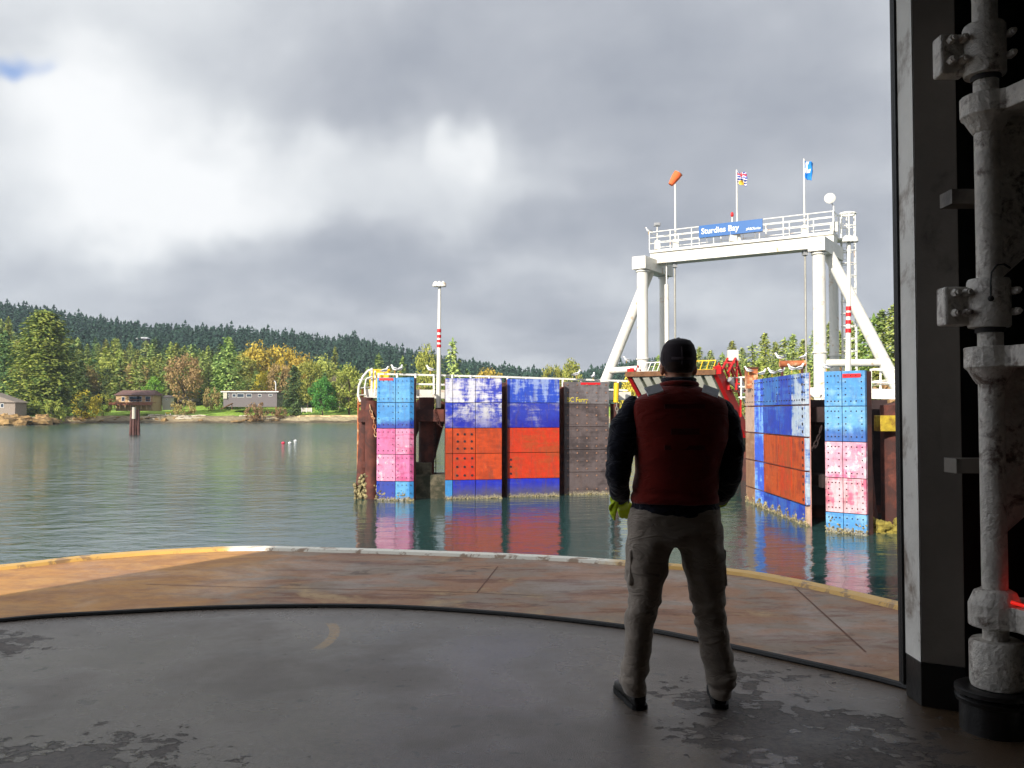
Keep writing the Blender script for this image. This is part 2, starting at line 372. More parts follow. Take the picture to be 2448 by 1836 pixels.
def build_ground():
    us = np.linspace(-.95, 1.1, 330); ys = list(np.arange(50, 130, 4)) + list(np.arange(130, 222, 6)) + list(np.arange(222, 330, 1.5)) + list(np.arange(330, 520, 8)) + list(np.arange(520, 1400, 22))
    vs = []; cols = []
    sand, rock, grass, grass2, soil, weed = (.42, .34, .20), (.22, .17, .12), (.24, .46, .05), (.36, .44, .10), (.035, .045, .022), (.07, .06, .035)
    for y in ys:
        for u in us:
            x = u * y; z = th(x, y); vs.append((x, y, z)); s = y - interp(u, SHORE)
            n = .5 + .5 * mnoise.noise(Vector((x * .15, y * .15, 7)))
            if s < 2.0: c = rgb_noise(weed, rock, n)
            elif s < 11: c = rgb_noise(rock, sand, min(1, max(0, n * 1.8 - .4))) if u < U(660) else rgb_noise(sand, (.50, .42, .27), n)
            elif s < 62: c = rgb_noise(grass, grass2, n)
            else: c = soil
            cols.append((*c, 1))
    nu = len(us); f = []
    for j in range(len(ys) - 1):
        for i in range(nu - 1): f.append((j * nu + i, j * nu + i + 1, (j + 1) * nu + i + 1, (j + 1) * nu + i))
    me = bpy.data.meshes.new('ground'); me.from_pydata(vs, [], f)
    ca = me.color_attributes.new('Col', 'FLOAT_COLOR', 'POINT'); ca.data.foreach_set('color', np.array(cols, dtype=np.float32).ravel())
    me.polygons.foreach_set('use_smooth', [True] * len(me.polygons))
    m, t, b = newmat('shore_ground'); g = t.node('ShaderNodeTexCoord').outputs['Object']
    at_ = t.node('ShaderNodeAttribute', attribute_name='Col')
    k = t.rng(t.noise(g, .8, 6, .7), .3, .7, .55, 1.4, 'LINEAR')
    t.put(b.inputs['Base Color'], t.vmath('SCALE', at_.outputs['Color'], k)); b.inputs['Roughness'].default_value = 1; b.inputs['Specular IOR Level'].default_value = .1
    bn = t.node('ShaderNodeBump'); bn.inputs['Strength'].default_value = .8; bn.inputs['Distance'].default_value = .5
    t.link(t.noise(g, .9, 6, .7), bn.inputs['Height']); t.link(bn.outputs[0], b.inputs['Normal'])
    me.materials.append(m); o = bpy.data.objects.new('ground', me); COL.objects.link(o); tag(o, kind='structure')
build_ground()

# ------------------------------------------------------------------ foliage
def leafmat(name, ca, cb, var=.35):
    m, t, b = newmat(name)
    geo = t.node('ShaderNodeNewGeometry'); oi = t.node('ShaderNodeObjectInfo'); g = t.node('ShaderNodeTexCoord').outputs['Object']
    f = t.math('MULTIPLY_ADD', geo.outputs['Random Per Island'], .55, c=t.math('MULTIPLY', t.noise(g, .35, 3, .6), .55))
    kf = (1.25, 1.25, 1.1) if 'leaves' in name else ((2.9, 2.3, 1.7) if 'far' not in name else (2.3, 2.1, 1.9))
    c = t.mix(t.rng(f, .2, .9), tuple(x * k_ for x, k_ in zip(ca, kf)), tuple(x * k_ for x, k_ in zip(cb, kf)))
    hs = t.node('ShaderNodeHueSaturation'); t.put(hs.inputs['Hue'], t.rng(oi.outputs['Random'], 0, 1, .485, .515, 'LINEAR'))
    t.put(hs.inputs['Value'], t.rng(oi.outputs['Random'], 0, 1, 1 - var, 1 + var, 'LINEAR')); t.link(c, hs.inputs['Color'])
    t.link(hs.outputs[0], b.inputs['Base Color']); b.inputs['Roughness'].default_value = .75; b.inputs['Specular IOR Level'].default_value = .2
    return m
L = {
 'dark': leafmat('dark_conifer_needles', (.018, .045, .022), (.055, .10, .045)),
 'green': leafmat('green_conifer_needles', (.040, .085, .030), (.12, .19, .065)),
 'olive': leafmat('olive_conifer_needles', (.060, .10, .030), (.17, .22, .065)),
 'big': leafmat('great_fir_needles', (.030, .062, .018), (.13, .17, .042), .05),
 'yellow': leafmat('yellow_autumn_leaves', (.26, .22, .045), (.52, .40, .06), .12),
 'gold': leafmat('golden_leaves', (.34, .27, .04), (.58, .45, .07), .1),
 'ygreen': leafmat('yellow_green_leaves', (.14, .17, .035), (.34, .34, .08), .12),
 'tan': leafmat('tan_autumn_leaves', (.20, .15, .06), (.36, .27, .12), .12),
 'brown': leafmat('russet_leaves', (.19, .12, .06), (.33, .22, .11), .12),
 'bright': leafmat('bright_green_leaves', (.07, .19, .025), (.20, .38, .06), .1),
 'deepg': leafmat('deep_green_leaves', (.035, .12, .022), (.11, .25, .055), .1),
 'right': leafmat('near_shore_needles', (.060, .115, .045), (.18, .25, .10), .2),
 'far': leafmat('far_forest_needles', (.012, .034, .026), (.030, .062, .044), .0),
}
M['bark'] = simple('bark', (88, 72, 58), .95, var=.4, scale=3, bump=.5)
M['barkpale'] = simple('pale_bark', (150, 138, 120), .95, var=.3, scale=3, bump=.3)

def leaf_mesh(name, C, A, N, l, wd, mat):
    """many small rhombic leaf sprays: centre C, long axis A, normal N"""
    A = A / np.linalg.norm(A, axis=1, keepdims=True); N = N - A * (N * A).sum(1, keepdims=True); N /= np.linalg.norm(N, axis=1, keepdims=True) + 1e-9
    S = np.cross(A, N); l = np.broadcast_to(l, (len(C),))[:, None]; wd = np.broadcast_to(wd, (len(C),))[:, None]
    V = np.stack([C - A * l * .5, C + S * wd * .5 + A * l * .05, C + A * l * .5 - N * l * .12, C - S * wd * .5 + A * l * .05], 1).reshape(-1, 3)
    n = len(C); me = bpy.data.meshes.new(name)
    me.vertices.add(4 * n); me.vertices.foreach_set('co', V.astype(np.float32).ravel())
    me.loops.add(4 * n); me.loops.foreach_set('vertex_index', np.arange(4 * n, dtype=np.int32))
    me.polygons.add(n); me.polygons.foreach_set('loop_start', np.arange(0, 4 * n, 4, dtype=np.int32))
    me.update(calc_edges=True); me.validate(); me.materials.append(mat)
    return me
def conifer_arrays(r, H, Rb, whorls, nb, ns, size, base=.08, power=.8, gap=.12):
    C, A, N, S = [], [], [], []
    for k in range(whorls):
        t = base + (1 - base) * (k + r.uniform(-.3, .3)) / whorls; t = min(max(t, base), .99)
        env = Rb * (1 - t) ** power * (.55 + .45 * min(1, (t - base + .04) / .12))
        for j in range(nb):
            if r.random() < gap: continue
            az = r.uniform(0, 2 * math.pi); ln = env * r.uniform(.62, 1.18) + .25; droop = r.uniform(.10, .38) - .35 * t
            d = np.array([math.cos(az), math.sin(az), 0]); q = max(2, int(ns * (.35 + .65 * ln / Rb)))
            for i in range(q):
                f = (i + r.uniform(.2, 1)) / q; f = f ** .75
                p = d * ln * f + np.array([0, 0, t * H - droop * ln * f + .12 * ln * f * f]); w_ = .20 * ln * (1.15 - f) + .1
                p = p + r.normal(0, 1, 3) * np.array([w_, w_, .22 + .05 * ln]); C.append(p)
                side = np.array([-d[1], d[0], 0]) * r.normal(0, .7)
                A.append(d + side + np.array([0, 0, -.25 + r.normal(0, .22)])); N.append(np.array([0, 0, 1.0]) + d * .75 + r.normal(0, .35, 3)); S.append(size * r.uniform(.7, 1.35))
    for i in range(6): C.append(np.array([0, 0, H * (1 - .018 * i)])); A.append(np.array([r.normal(0, .2), r.normal(0, .2), 1.])); N.append(r.normal(0, 1, 3)); S.append(size * 1.1)
    return map(np.array, (C, A, N, S))
def finish_tree(root, me, trunk):
    trunk.build('trunk', M['bark'], root, smooth=True, local=True)
    o = bpy.data.objects.new('crown', me); COL.objects.link(o); o.parent = root; return root
def make_conifer(seed, H=20, Rb=4.2, whorls=24, nb=8, ns=7, size=1.15, mat='green', name='conifer_tree', base=.08, power=.8):
    r = np.random.default_rng(seed); C, A, N, S = conifer_arrays(r, H, Rb, whorls, nb, ns, size, base, power)
    root = thing(name, 'conifer', 'tree'); t = MB(); t.poly([(0, 0, -1.5), (0, 0, H * .4), (.1, 0, H * .97)], [.016 * H, .011 * H, .03], 8)
    for k in range(5):
        a = r.uniform(0, 6.28); z = H * r.uniform(.06, .3); t.tube((0, 0, z), (math.cos(a) * Rb * .6, math.sin(a) * Rb * .6, z - .3), .09, .03, 5)
    return finish_tree(root, leaf_mesh('crown', C, A, N, S, S * .55, L[mat]), t)
def make_decid(seed, H=12, W=9, clumps=60, per=46, size=.55, mat='yellow', name='broadleaf_tree', low=.12, shape=1.0, rc=.15):
    r = np.random.default_rng(seed); C, A, N = [], [], []; cz = H * (low + (1 - low) * .5); hz = H * (1 - low) * .5
    root = thing(name, 'tree', 'tree'); t = MB(); t.poly([(0, 0, -1.5), (.1, 0, H * .25), (-.1, .1, H * .55)], [.024 * H, .018 * H, .008 * H], 8); cs = []
    for i in range(clumps):
        v = r.normal(0, 1, 3); v /= np.linalg.norm(v); f = r.uniform(.5, 1.0) ** .5
        zf = v[2] * f; wid = (1 - max(0, zf) * (1 - shape) * 1.1)
        c = np.array([v[0] * f * W / 2 * wid, v[1] * f * W / 2 * wid, cz + zf * hz * .92]); c += r.normal(0, .04 * H, 3) * .6; cs.append(c)
        rr = H * rc * r.uniform(.55, 1.15); n = int(per * r.uniform(.6, 1.3))
        q = r.normal(0, 1, (n, 3)); q /= np.linalg.norm(q, axis=1, keepdims=True); q[:, 2] *= .8
        C.append(c + q * rr * r.uniform(.55, 1.05, (n, 1))); N.append(q + r.normal(0, .35, (n, 3)) + np.array([0, 0, .25])); A.append(r.normal(0, 1, (n, 3)))
    for i in range(9):
        c = cs[r.integers(len(cs))]; z0 = H * r.uniform(.2, .45); t.poly([(0, 0, z0), tuple((c * .5 + np.array([0, 0, z0]) * .5) + np.array([0, 0, .4])), tuple(c)], [.011 * H, .007 * H, .002 * H], 5)
    C = np.concatenate(C); A = np.concatenate(A); N = np.concatenate(N); S = size * r.uniform(.7, 1.4, len(C))
    return finish_tree(root, leaf_mesh('crown', C, A, N, S, S * .75, L[mat]), t)

PROTO = []
def proto(o): PROTO.append(o); return o
cA = proto(make_conifer(11)); cB = proto(make_conifer(12, Rb=3.6, whorls=26, power=.7, size=1.05)); cC = proto(make_conifer(13, Rb=5.0, whorls=20, nb=9, power=.62, size=1.25))
cBig = proto(make_conifer(14, H=30, Rb=10.0, whorls=60, nb=17, ns=22, size=.9, mat='big', power=.42, base=.03))
cFine = proto(make_conifer(15, H=20, Rb=5.6, whorls=36, nb=12, ns=12, size=.85, mat='dark', power=.6, base=.04))
cRight = proto(make_conifer(16, H=20, Rb=4.6, whorls=36, nb=11, ns=11, size=.72, mat='right', power=.7))
dA = proto(make_decid(21)); dB = proto(make_decid(22, H=12, W=8, clumps=75, per=42, size=.5, shape=.7)); dC = proto(make_decid(23, H=12, W=10.5, clumps=80, per=40, size=.5, low=.18))
dCone = proto(make_decid(24, H=12, W=8.5, clumps=90, per=50, size=.42, low=.08, shape=.25, rc=.11))
shrub = proto(make_decid(25, H=4, W=6, clumps=36, per=42, size=.3, mat='ygreen', name='shrub', low=.0, rc=.2))
def make_bare(seed):
    r = random.Random(seed); root = thing('bare_tree', 'bare', 'tree'); t = MB(); t.poly([(0, 0, -1), (0, 0, 4), (.2, 0, 6)], [.3, .22, .15], 7)
    br = MB()
    def grow(p, d, ln, rad, lv):
        q = p + d * ln; br.tube(p, q, rad, rad * .6, 4, caps=False)
        if lv > 0:
            for _ in range(4):
                nd = (d + Vector((r.uniform(-1, 1), r.uniform(-1, 1), r.uniform(-.2, .8))) * .7).normalized(); grow(q if r.random() < .6 else p.lerp(q, .6), nd, ln * .72, rad * .6, lv - 1)
    for _ in range(7): grow(Vector((.1, 0, r.uniform(3, 6))), Vector((r.uniform(-.9, .9), r.uniform(-.9, .9), 1)).normalized(), 2.4, .12, 4)
    t.build('trunk', M['barkpale'], root, local=True); br.build('crown', M['barkpale'], root, local=True); return root
bare = proto(make_bare(5))
used = set()
def place(pr, px, base_py, top_py, dist, mat, label, group=None, name=None, wid=None, rz=None):
    """stand a tree of the prototype on the ground at this distance, its top at the height seen"""
    H0 = {cBig: 30, shrub: 4, dA: 12, dB: 12, dC: 12, dCone: 12, bare: 14}.get(pr, 20)
    x = at(px, 985, dist).x; g = th(x, dist); top = at(px, top_py, dist).z; s = max(.25, (top - g) / H0)
    W0 = {cBig: 19, cA: 8, cB: 7, cC: 10, cFine: 10.5, cRight: 8.5, dA: 10, dB: 9, dC: 11.5, dCone: 8.5, shrub: 6.5, bare: 10}[pr]
    sx = s if wid is None else (wid / FPX * dist) / W0
    rz = random.uniform(0, 6.28) if rz is None else rz
    loc = (x, dist, g)
    if pr not in used: used.add(pr)
    o = copy_tree(pr, loc, rz, (sx, sx, s), label, group, mat=L.get(mat) if mat else None)
    if name: o.name = name
    return o
GN = 'individual trees between the lawns and the forest'
place(cBig, 105, 990, 745, 272, None, 'great green fir, largest tree on the left shore beside the grey house', wid=190, name='fir_tree')
place(cFine, 8, 985, 795, 285, 'dark', 'dark fir at the left edge of the photo behind the grey house', wid=95, name='fir_tree')
place(cFine, 190, 985, 860, 300, 'dark', 'small dark fir on the right flank of the great green fir', wid=60, name='fir_tree')
place(dB, 250, 945, 852, 372, 'ygreen', 'yellow green leafy tree behind the wooden cabin, left of the tan tree', wid=80)
place(dB, 205, 945, 872, 352, 'tan', 'olive tan tree just right of the great green fir', wid=66)
place(dA, 322, 945, 868, 362, 'tan', 'tan autumn tree directly behind the cabin roof', wid=68)
place(dCone, 366, 950, 895, 336, 'bright', 'bright green tree at the right end of the wooden cabin', wid=48)
place(dC, 440, 960, 848, 340, 'brown', 'rusty brown spreading tree above the green roofed shed', wid=92)
place(dCone, 492, 940, 878, 352, 'bright', 'narrow bright green tree between the russet tree and the dark fir', wid=32)
place(cFine, 545, 948, 808, 335, 'green', 'broad dark green fir at the left end of the long low house', wid=92, name='fir_tree')
place(dB, 610, 940, 818, 385, 'yellow', 'large yellow autumn tree rising behind the long low house', wid=86)
place(dC, 668, 935, 826, 390, 'gold', 'golden autumn tree behind the chimney end of the long house', wid=84)
place(dB, 722, 930, 846, 380, 'yellow', 'pale yellow tree right of the golden autumn tree', wid=74)
place(dA, 575, 940, 850, 374, 'ygreen', 'yellow green tree between the dark fir and the yellow tree', wid=72)
place(dA, 625, 945, 890, 352, 'gold', 'small golden tree close behind the roof of the long house', wid=46)
place(dC, 668, 950, 870, 348, 'brown', 'brown leafed tree behind the right end of the long house', wid=62)
place(cFine, 702, 985, 875, 312, 'dark', 'dark green fir in front of the right end of the long house', wid=72, name='fir_tree')
place(dA, 735, 980, 862, 345, 'ygreen', 'olive green tree between the dark fir and the bright green tree', wid=70)
place(dCone, 771, 985, 896, 312, 'deepg', 'dense bright green cone shaped tree above the low sea wall', wid=66)
place(dCone, 835, 985, 864, 318, 'ygreen', 'yellow green cone shaped tree just left of the dock ladder', wid=84)
place(bare, 812, 960, 862, 350, None, 'bare grey tree standing between two leafy cone shaped trees', wid=58, name='bare_tree')
place(dB, 770, 940, 850, 380, 'olive', 'olive tree behind the dense bright green cone shaped tree', wid=66)
place(cA, 800, 930, 830, 400, 'olive', 'pale conifer above the bare grey tree', wid=44, name='conifer_tree')
place(cC, 905, 930, 845, 385, 'green', 'green conifer behind the yellow box on the dock', wid=62, name='conifer_tree')
place(dB, 1016, 930, 826, 330, 'ygreen', 'rounded olive yellow tree just left of the striped light mast', wid=64)
place(cC, 1082, 940, 812, 300, 'right', 'tall green conifer just right of the striped light mast', wid=72, name='conifer_tree')
place(cC, 1050, 940, 850, 315, 'green', 'lower green conifer right behind the striped light mast', wid=56, name='conifer_tree')
place(dA, 1168, 925, 882, 345, 'yellow', 'small yellow tree showing above the middle of the dock railing', wid=66)
place(dC, 1320, 930, 872, 335, 'ygreen', 'pale yellow green tree above the black fender', wid=56)
place(dA, 1370, 930, 860, 330, 'ygreen', 'taller pale green tree left of the gantry brace', wid=56)
place(dB, 1508, 970, 893, 240, 'gold', 'golden yellow tree seen between the gantry leg and the ramp', wid=52)
place(cA, 962, 930, 850, 400, 'green', 'green conifer above the gap between the first two gulls and the mast', wid=44, name='conifer_tree')
# shrubs
for k, (px, by, ty, d, m_, wd, lb) in enumerate([
    (205, 965, 932, 296, 'gold', 76, 'golden shrub at the foot of the small dark fir'), (245, 965, 940, 302, 'ygreen', 50, 'yellow green shrub left of the wooden cabin'),
    (440, 985, 955, 299, 'tan', 66, 'tan shrub on the lawn below the russet tree'), (612, 985, 962, 298, 'brown', 60, 'brown shrub on the bank below the long low house'),
    (668, 985, 972, 304, 'brown', 40, 'reddish shrub at the foot of the dark fir by the long house'), (505, 945, 925, 325, 'tan', 44, 'tan shrub left of the long low house'),
    (125, 990, 955, 262, 'ygreen', 60, 'olive shrub at the foot of the great green fir'), (1010, 955, 925, 305, 'tan', 70, 'tan shrub seen through the dock railing'),
    (820, 985, 952, 330, 'deepg', 90, 'dark green hedge behind the low sea wall')]):
    place(shrub, px, by, ty, d, m_, lb, wid=wd, name='shrub')
# hillside conifers, each one a thing
LH = 'conifer crowded among its like on the hillside behind the shore houses'
GH = 'hillside conifers behind the houses'
hl = []
for row, s in enumerate([62, 78, 94, 112, 132, 152, 172, 194]):
    step = 26 + row * 1.2
    px = -60 + (row % 2) * 14
    while px < 1180:
        q = px + random.uniform(-10, 10); px += step * random.uniform(.75, 1.3) * (1 if q < 800 else 1.5)
        if q > 900 and row < 1: continue
        hl.append((q, s + random.uniform(-6, 6)))
for q, s in hl:
    u = U(q); d = interp(u, SHORE) + s
    if u * d < -180 : d = max(d, 310)
    Ht = random.uniform(12, 19) * (1.0 if q < 600 else .88); x = u * d; g = th(x, d)
    pr = random.choice([cA, cB, cC, cA, cB, dB, cC]); m_ = random.choice(['green', 'olive', 'olive', 'right', 'right', 'olive', 'green', 'dark'])
    if pr is dB: m_ = random.choice(['ygreen', 'tan', 'ygreen', 'green']); sc = Ht / 16
    else: sc = Ht / 20
    o = copy_tree(pr, (x, d, g), random.uniform(0, 6.28), (sc * random.uniform(1.15, 1.6), sc * random.uniform(1.15, 1.6), sc),
                  {'green': 'mid green', 'dark': 'dark green', 'olive': 'olive green', 'right': 'fresh green'}[m_] + ' ' + LH if pr is not dB else 'leafy tree mixed into the conifer forest on the hillside', GH if pr is not dB else 'leafy trees mixed into the hillside forest', mat=L[m_])
# right hand shore
rl = []
for (px, ty, d) in [(1672, 830, 215), (1700, 838, 205), (1728, 845, 200), (1752, 815, 190), (1775, 832, 180), (1800, 822, 175), (1830, 797, 168), (1855, 818, 160), (1878, 810, 158), (1897, 800, 152), (1922, 812, 148),
                    (1950, 790, 146), (1985, 772, 140), (2010, 792, 134), (2040, 770, 128), (2068, 760, 120), (2092, 755, 112), (2112, 742, 104), (2140, 730, 98), (2180, 740, 100), (2230, 735, 95), (1640, 842, 235), (1575, 850, 260), (1545, 862, 270), (1610, 850, 250),
                    (1815, 860, 140), (1860, 865, 132), (1905, 862, 128), (1740, 875, 170), (1780, 870, 150), (2000, 850, 112), (2050, 850, 100), (2100, 840, 92), (1960, 862, 120), (1690, 880, 190), (1650, 890, 215), (2130, 860, 88), (1840, 880, 120), (2030, 880, 95)]:
    place(cRight if random.random() < .75 else cC, px, 960, ty, d, random.choice(['right', 'right', 'green', 'olive']), 'conifer in the close green wood behind the gantry and the raised ramp', 'conifers of the wood behind the gantry', name='conifer_tree')
for (px, ty, d, m_, lb) in [(2120, 905, 78, 'bright', 'bright green shrub behind the yellow bracket at the right end of the dock'), (2105, 880, 82, 'brown', 'russet shrub seen through the railing right of the gantry'), (1880, 905, 125, 'tan', 'tan shrub low between the blue berth fenders')]:
    place(shrub, px, 960, ty, d, m_, lb, name='shrub')
for p in PROTO:
    for ch in list(p.children): bpy.data.objects.remove(ch)
    bpy.data.objects.remove(p)

def ridge_wood():
    r = np.random.default_rng(3); Cs, As, Ns, Ss = [], [], [], []
    protos = [tuple(np.array(q) for q in conifer_arrays(np.random.default_rng(40 + i), 16, 3.1, 9, 6, 3, 2.4, .1, .75, .05)) for i in range(4)]
    def put(x, y, s):
        z = th(x, y); C, A, N, S = protos[r.integers(4)]; a = r.uniform(0, 6.28); ca, sa = math.cos(a), math.sin(a); Rm = np.array([[ca, sa, 0], [-sa, ca, 0], [0, 0, 1]])
        Cs.append((C @ Rm) * s * np.array([1.1, 1.1, 1]) + np.array([x, y, z])); As.append(A @ Rm); Ns.append(N @ Rm); Ss.append(S * s)
    for y in list(np.arange(500, 905, 17)) + [900, 908, 918]:
        u = -.75
        while u < .75:
            u += r.uniform(.5, 1.35) * (4.6 / y)
            if u > U(1460) and y < 640: continue
            if -.6 < u < U(200) and y < 560 : pass
            put(u * y, y + r.uniform(-8, 8), r.uniform(.6, .95) if r.random() < .95 else r.uniform(1.0, 1.2))
    C, A, N, S = (np.concatenate(q) for q in (Cs, As, Ns, Ss))
    me = leaf_mesh('ridge_forest', C, A, N, S, S * .6, L['far']); o = bpy.data.objects.new('ridge_forest', me); COL.objects.link(o)
    tag(o, 'dark blue green conifer forest covering the far ridge under the clouds', 'forest', kind='stuff')
ridge_wood()

# ------------------------------------------------------------------ houses on the shore
M['shingle'] = simple('brown_shingles', (112, 84, 78), .9, var=.25, scale=4)
M['brownwood'] = simple('brown_siding', (188, 160, 118), .85, var=.2, scale=3)
M['reddeck'] = simple('red_brown_decking', (150, 98, 72), .85, var=.2, scale=3)
M['greywood'] = simple('weathered_grey_boards', (150, 138, 128), .9, var=.25, scale=3)
M['palewall'] = simple('pale_wall', (190, 185, 170), .8, var=.1)
M['mauve'] = simple('mauve_grey_siding', (112, 104, 108), .8, var=.15)
M['greenroof'] = simple('green_metal_roof', (72, 150, 120), .5, var=.1)
M['redroof'] = simple('red_brown_roof', (140, 82, 70), .8, var=.2)
M['whiter'] = simple('white_trim', (225, 225, 225), .6, var=.05)
def house(name, label, px, dist, base_py, wpx, ty, ry, depth, wall, roof, style, wins, rz=0, over=.6, cat='house'):
    s = dist / FPX; p = at(px, base_py, dist); w_ = wpx * s; h = (base_py - ty) * s; rh = (ty - ry) * s
    hs = thing(name, label, cat, p, rz); b = MB(); hw, hd = w_ / 2, depth / 2
    b.box((0, hd, h / 2 - 1.5), (w_, depth, h + 3)); b.build('wall', wall, hs, local=True)
    r_ = MB(); e = over
    if style == 'hip':
        r_.add([(-hw - e, -e, h), (hw + e, -e, h), (hw + e, depth + e, h), (-hw - e, depth + e, h), (-hw + hd * .15, hd, h + rh), (hw - hd * .15, hd, h + rh), (-hw - e, -e, h - .18), (hw + e, -e, h - .18), (hw + e, depth + e, h - .18), (-hw - e, depth + e, h - .18)],
               [(0, 1, 5, 4), (1, 2, 5), (2, 3, 4, 5), (3, 0, 4), (0, 6, 7, 1), (1, 7, 8, 2), (2, 8, 9, 3), (3, 9, 6, 0), (6, 9, 8, 7)])
    elif style == 'gable_front':
        r_.add([(-hw - e, -e, h), (hw + e, -e, h), (0, -e, h + rh), (-hw - e, depth + e, h), (hw + e, depth + e, h), (0, depth + e, h + rh)], [(0, 1, 2), (3, 5, 4), (0, 2, 5, 3), (1, 4, 5, 2), (0, 3, 4, 1)])
    else:
        r_.box((0, hd, h + rh / 2), (w_ + 2 * e, depth + 2 * e, max(.15, rh)))
    r_.build('roof', roof, hs, local=True)
    for (fx, fz, ww, wh) in wins:
        f = MB(); x0 = (fx - .5) * w_; z0 = fz * h
        f.box((x0, -.04, z0), (ww, .08, wh)); fo = f.build('window', M['whiter'], hs, local=True)
        g = MB(); g.box((x0, -.09, z0), (ww - .24, .04, wh - .24)); g.build('pane', M['glass'], fo, local=True)
    return hs, w_, h
cab, cw, chh = house('wooden_cabin', 'brown wooden cabin with a hipped roof and a raised deck above the shore', 321, 305, 962, 88, 944, 932, 8, M['brownwood'], M['shingle'], 'hip', [(.2, .45, 1.2, 1.6), (.5, .45, 3.8, 1.9), (.64, .45, 1.8, 1.9), (.87, .45, 1.8, 1.9)])
d_ = MB(); d_.box((0, -1.6, -.1), (cw + 2.4, 3.2, .25)); d_.box((0, -3.1, -.55), (cw + 2.2, .15, .9)); d_.build('deck', M['reddeck'], cab, local=True)
for k in range(9):
    d2 = MB(); xx = -cw / 2 - 1 + (cw + 2) * k / 8; d2.box((xx, -3.0, -1.2), (.2, .2, 2.4)); d2.build('deck_post', M['brownwood'], cab, local=True)
d3 = MB(); d3.box((0, -3.15, .95), (cw + 2.2, .08, .1)); [d3.box((-cw / 2 - 1 + (cw + 2) * k / 14, -3.15, .5), (.07, .07, .95)) for k in range(15)]; d3.build('deck_railing', M['reddeck'], cab, local=True)
hh, _, _ = house('boathouse', 'weathered grey board house with a low gable at the left edge', -28, 252, 977, 128, 962, 938, 6, M['greywood'], M['greywood'], 'gable_front', [(.56, .5, 1.0, 1.2), (.66, .5, 1.0, 1.2), (.76, .5, 1.0, 1.2)])
house('garden_shed', 'small pale shed right of the wooden cabin', 398, 312, 960, 20, 950, 945, 3, M['palewall'], M['greywood'], 'hip', [(.5, .5, .5, .6)], over=.2, cat='shed')
house('long_barn', 'low building with a green metal roof behind the lawn', 452, 345, 942, 50, 938, 930, 6, M['mauve'], M['greenroof'], 'hip', [(.3, .5, .8, .7)], cat='shed')
lh, lw, lhh = house('bungalow', 'long low grey bungalow with a flat red brown roof', 598, 318, 953, 128, 938, 934, 9, M['mauve'], M['redroof'], 'flat', [(.08, .5, 1.0, 1.2), (.2, .5, 1.4, 1.2), (.32, .5, 2.6, 1.4), (.48, .5, 2.0, 1.2), (.68, .5, 1.2, 1.0), (.88, .55, 1.4, .8)])
t_ = MB(); t_.box((0, -.75, lhh + .22), (lw + 1.6, .12, .35)); t_.build('fascia', M['whiter'], lh, local=True)
t_ = MB(); t_.box((-lw * .46, -.3, lhh / 2), (1.4, .5, lhh)); t_.build('side_wall', M['palewall'], lh, local=True)
t_ = MB(); t_.poly([(lw * .47, .5, lhh), (lw * .47, .5, lhh + 3.3), (lw * .46, .5, lhh + 3.9), (lw * .44, .5, lhh + 4.2)], [.18, .18, .18, .2], 8); t_.build('chimney', M['whiter'], lh, local=True)
def up_house():
    u = U(334); d = 640; z = at(334, 812, d).z; hs = thing('hillside_house', 'distant white roofed house among the trees on the far ridge', 'house', (u * d, d, z))
    b = MB(); b.box((0, 5, -2.2), (7, 6, 6.4)); b.build('wall', M['mauve'], hs, local=True)
    r_ = MB(); r_.add([(-4.4, 1, 1.0), (4.4, 1, 1.0), (4.4, 9, 1.0), (-4.4, 9, 1.0), (-3, 5, 2.3), (3, 5, 2.3)], [(0, 1, 5, 4), (1, 2, 5), (2, 3, 4, 5), (3, 0, 4), (0, 3, 2, 1)]); r_.build('roof', M['whiter'], hs, local=True)
    for k in (-2, 0, 2):
        g = MB(); g.box((k, 1.9, -.3), (1.1, .2, 1.0)); g.build('window', M['glass'], hs, local=True)
up_house()
# low sea wall, fence, bench, driftwood, rocks
sw = MB(); M['sandstone'] = simple('pale_sandstone', (205, 180, 135), .95, var=.3, scale=.6, bump=.8, dirt=(120, 110, 70), dirt_amt=.35, dscale=.4)
pts = []
for k in range(60):
    px = 680 + k * 12; u = U(px); y = interp(u, SHORE) + 6 + mnoise.noise(Vector((k * .5, 0, 0))) * 2; pts.append((u * y, y))
for k in range(59):
    a, b_ = pts[k], pts[k + 1]; h1 = 2.5 + .3 * mnoise.noise(Vector((k * .7, 3, 0))) - (.6 if k < 3 else 0); h2 = 2.5 + .3 * mnoise.noise(Vector((k * .7 + .7, 3, 0)))
    sw.add([(a[0], a[1], -.3), (b_[0], b_[1], -.3), (b_[0], b_[1] + 1, h2), (a[0], a[1] + 1, h1), (a[0], a[1] + 5, h1 + .1), (b_[0], b_[1] + 5, h2 + .1)], [(0, 1, 2, 3), (3, 2, 5, 4)])
tag(sw.build('sea_wall', M['sandstone'], smooth=False), 'pale sandstone sea wall along the shore left of the dock', 'wall')
fb = thing('garden_fence', 'short white board fence at the left end of the pale sea wall', 'fence', at(733, 985, 309)); b = MB(); b.box((0, 0, .8), (3.6, .12, 1.3)); b.build('panel', M['palewall'], fb, local=True)
for sx in (-1.8, 0, 1.8):
    b = MB(); b.box((sx, -.1, .7), (.14, .14, 1.7)); b.build('post', M['whiter'], fb, local=True)
bn_ = thing('garden_bench', 'small yellow white bench on the lawn above the driftwood', 'bench', (at(402, 980, 299).x, 299, th(at(402, 980, 299).x, 299)))
b = MB(); b.box((0, 0, .9), (2.0, .6, .12)); b.build('seat', M['yellow'], bn_, local=True)
for sx in (-.85, .85):
    b = MB(); b.box((sx, 0, .3), (.15, .5, 1.1)); b.build('leg', M['whiter'], bn_, local=True)
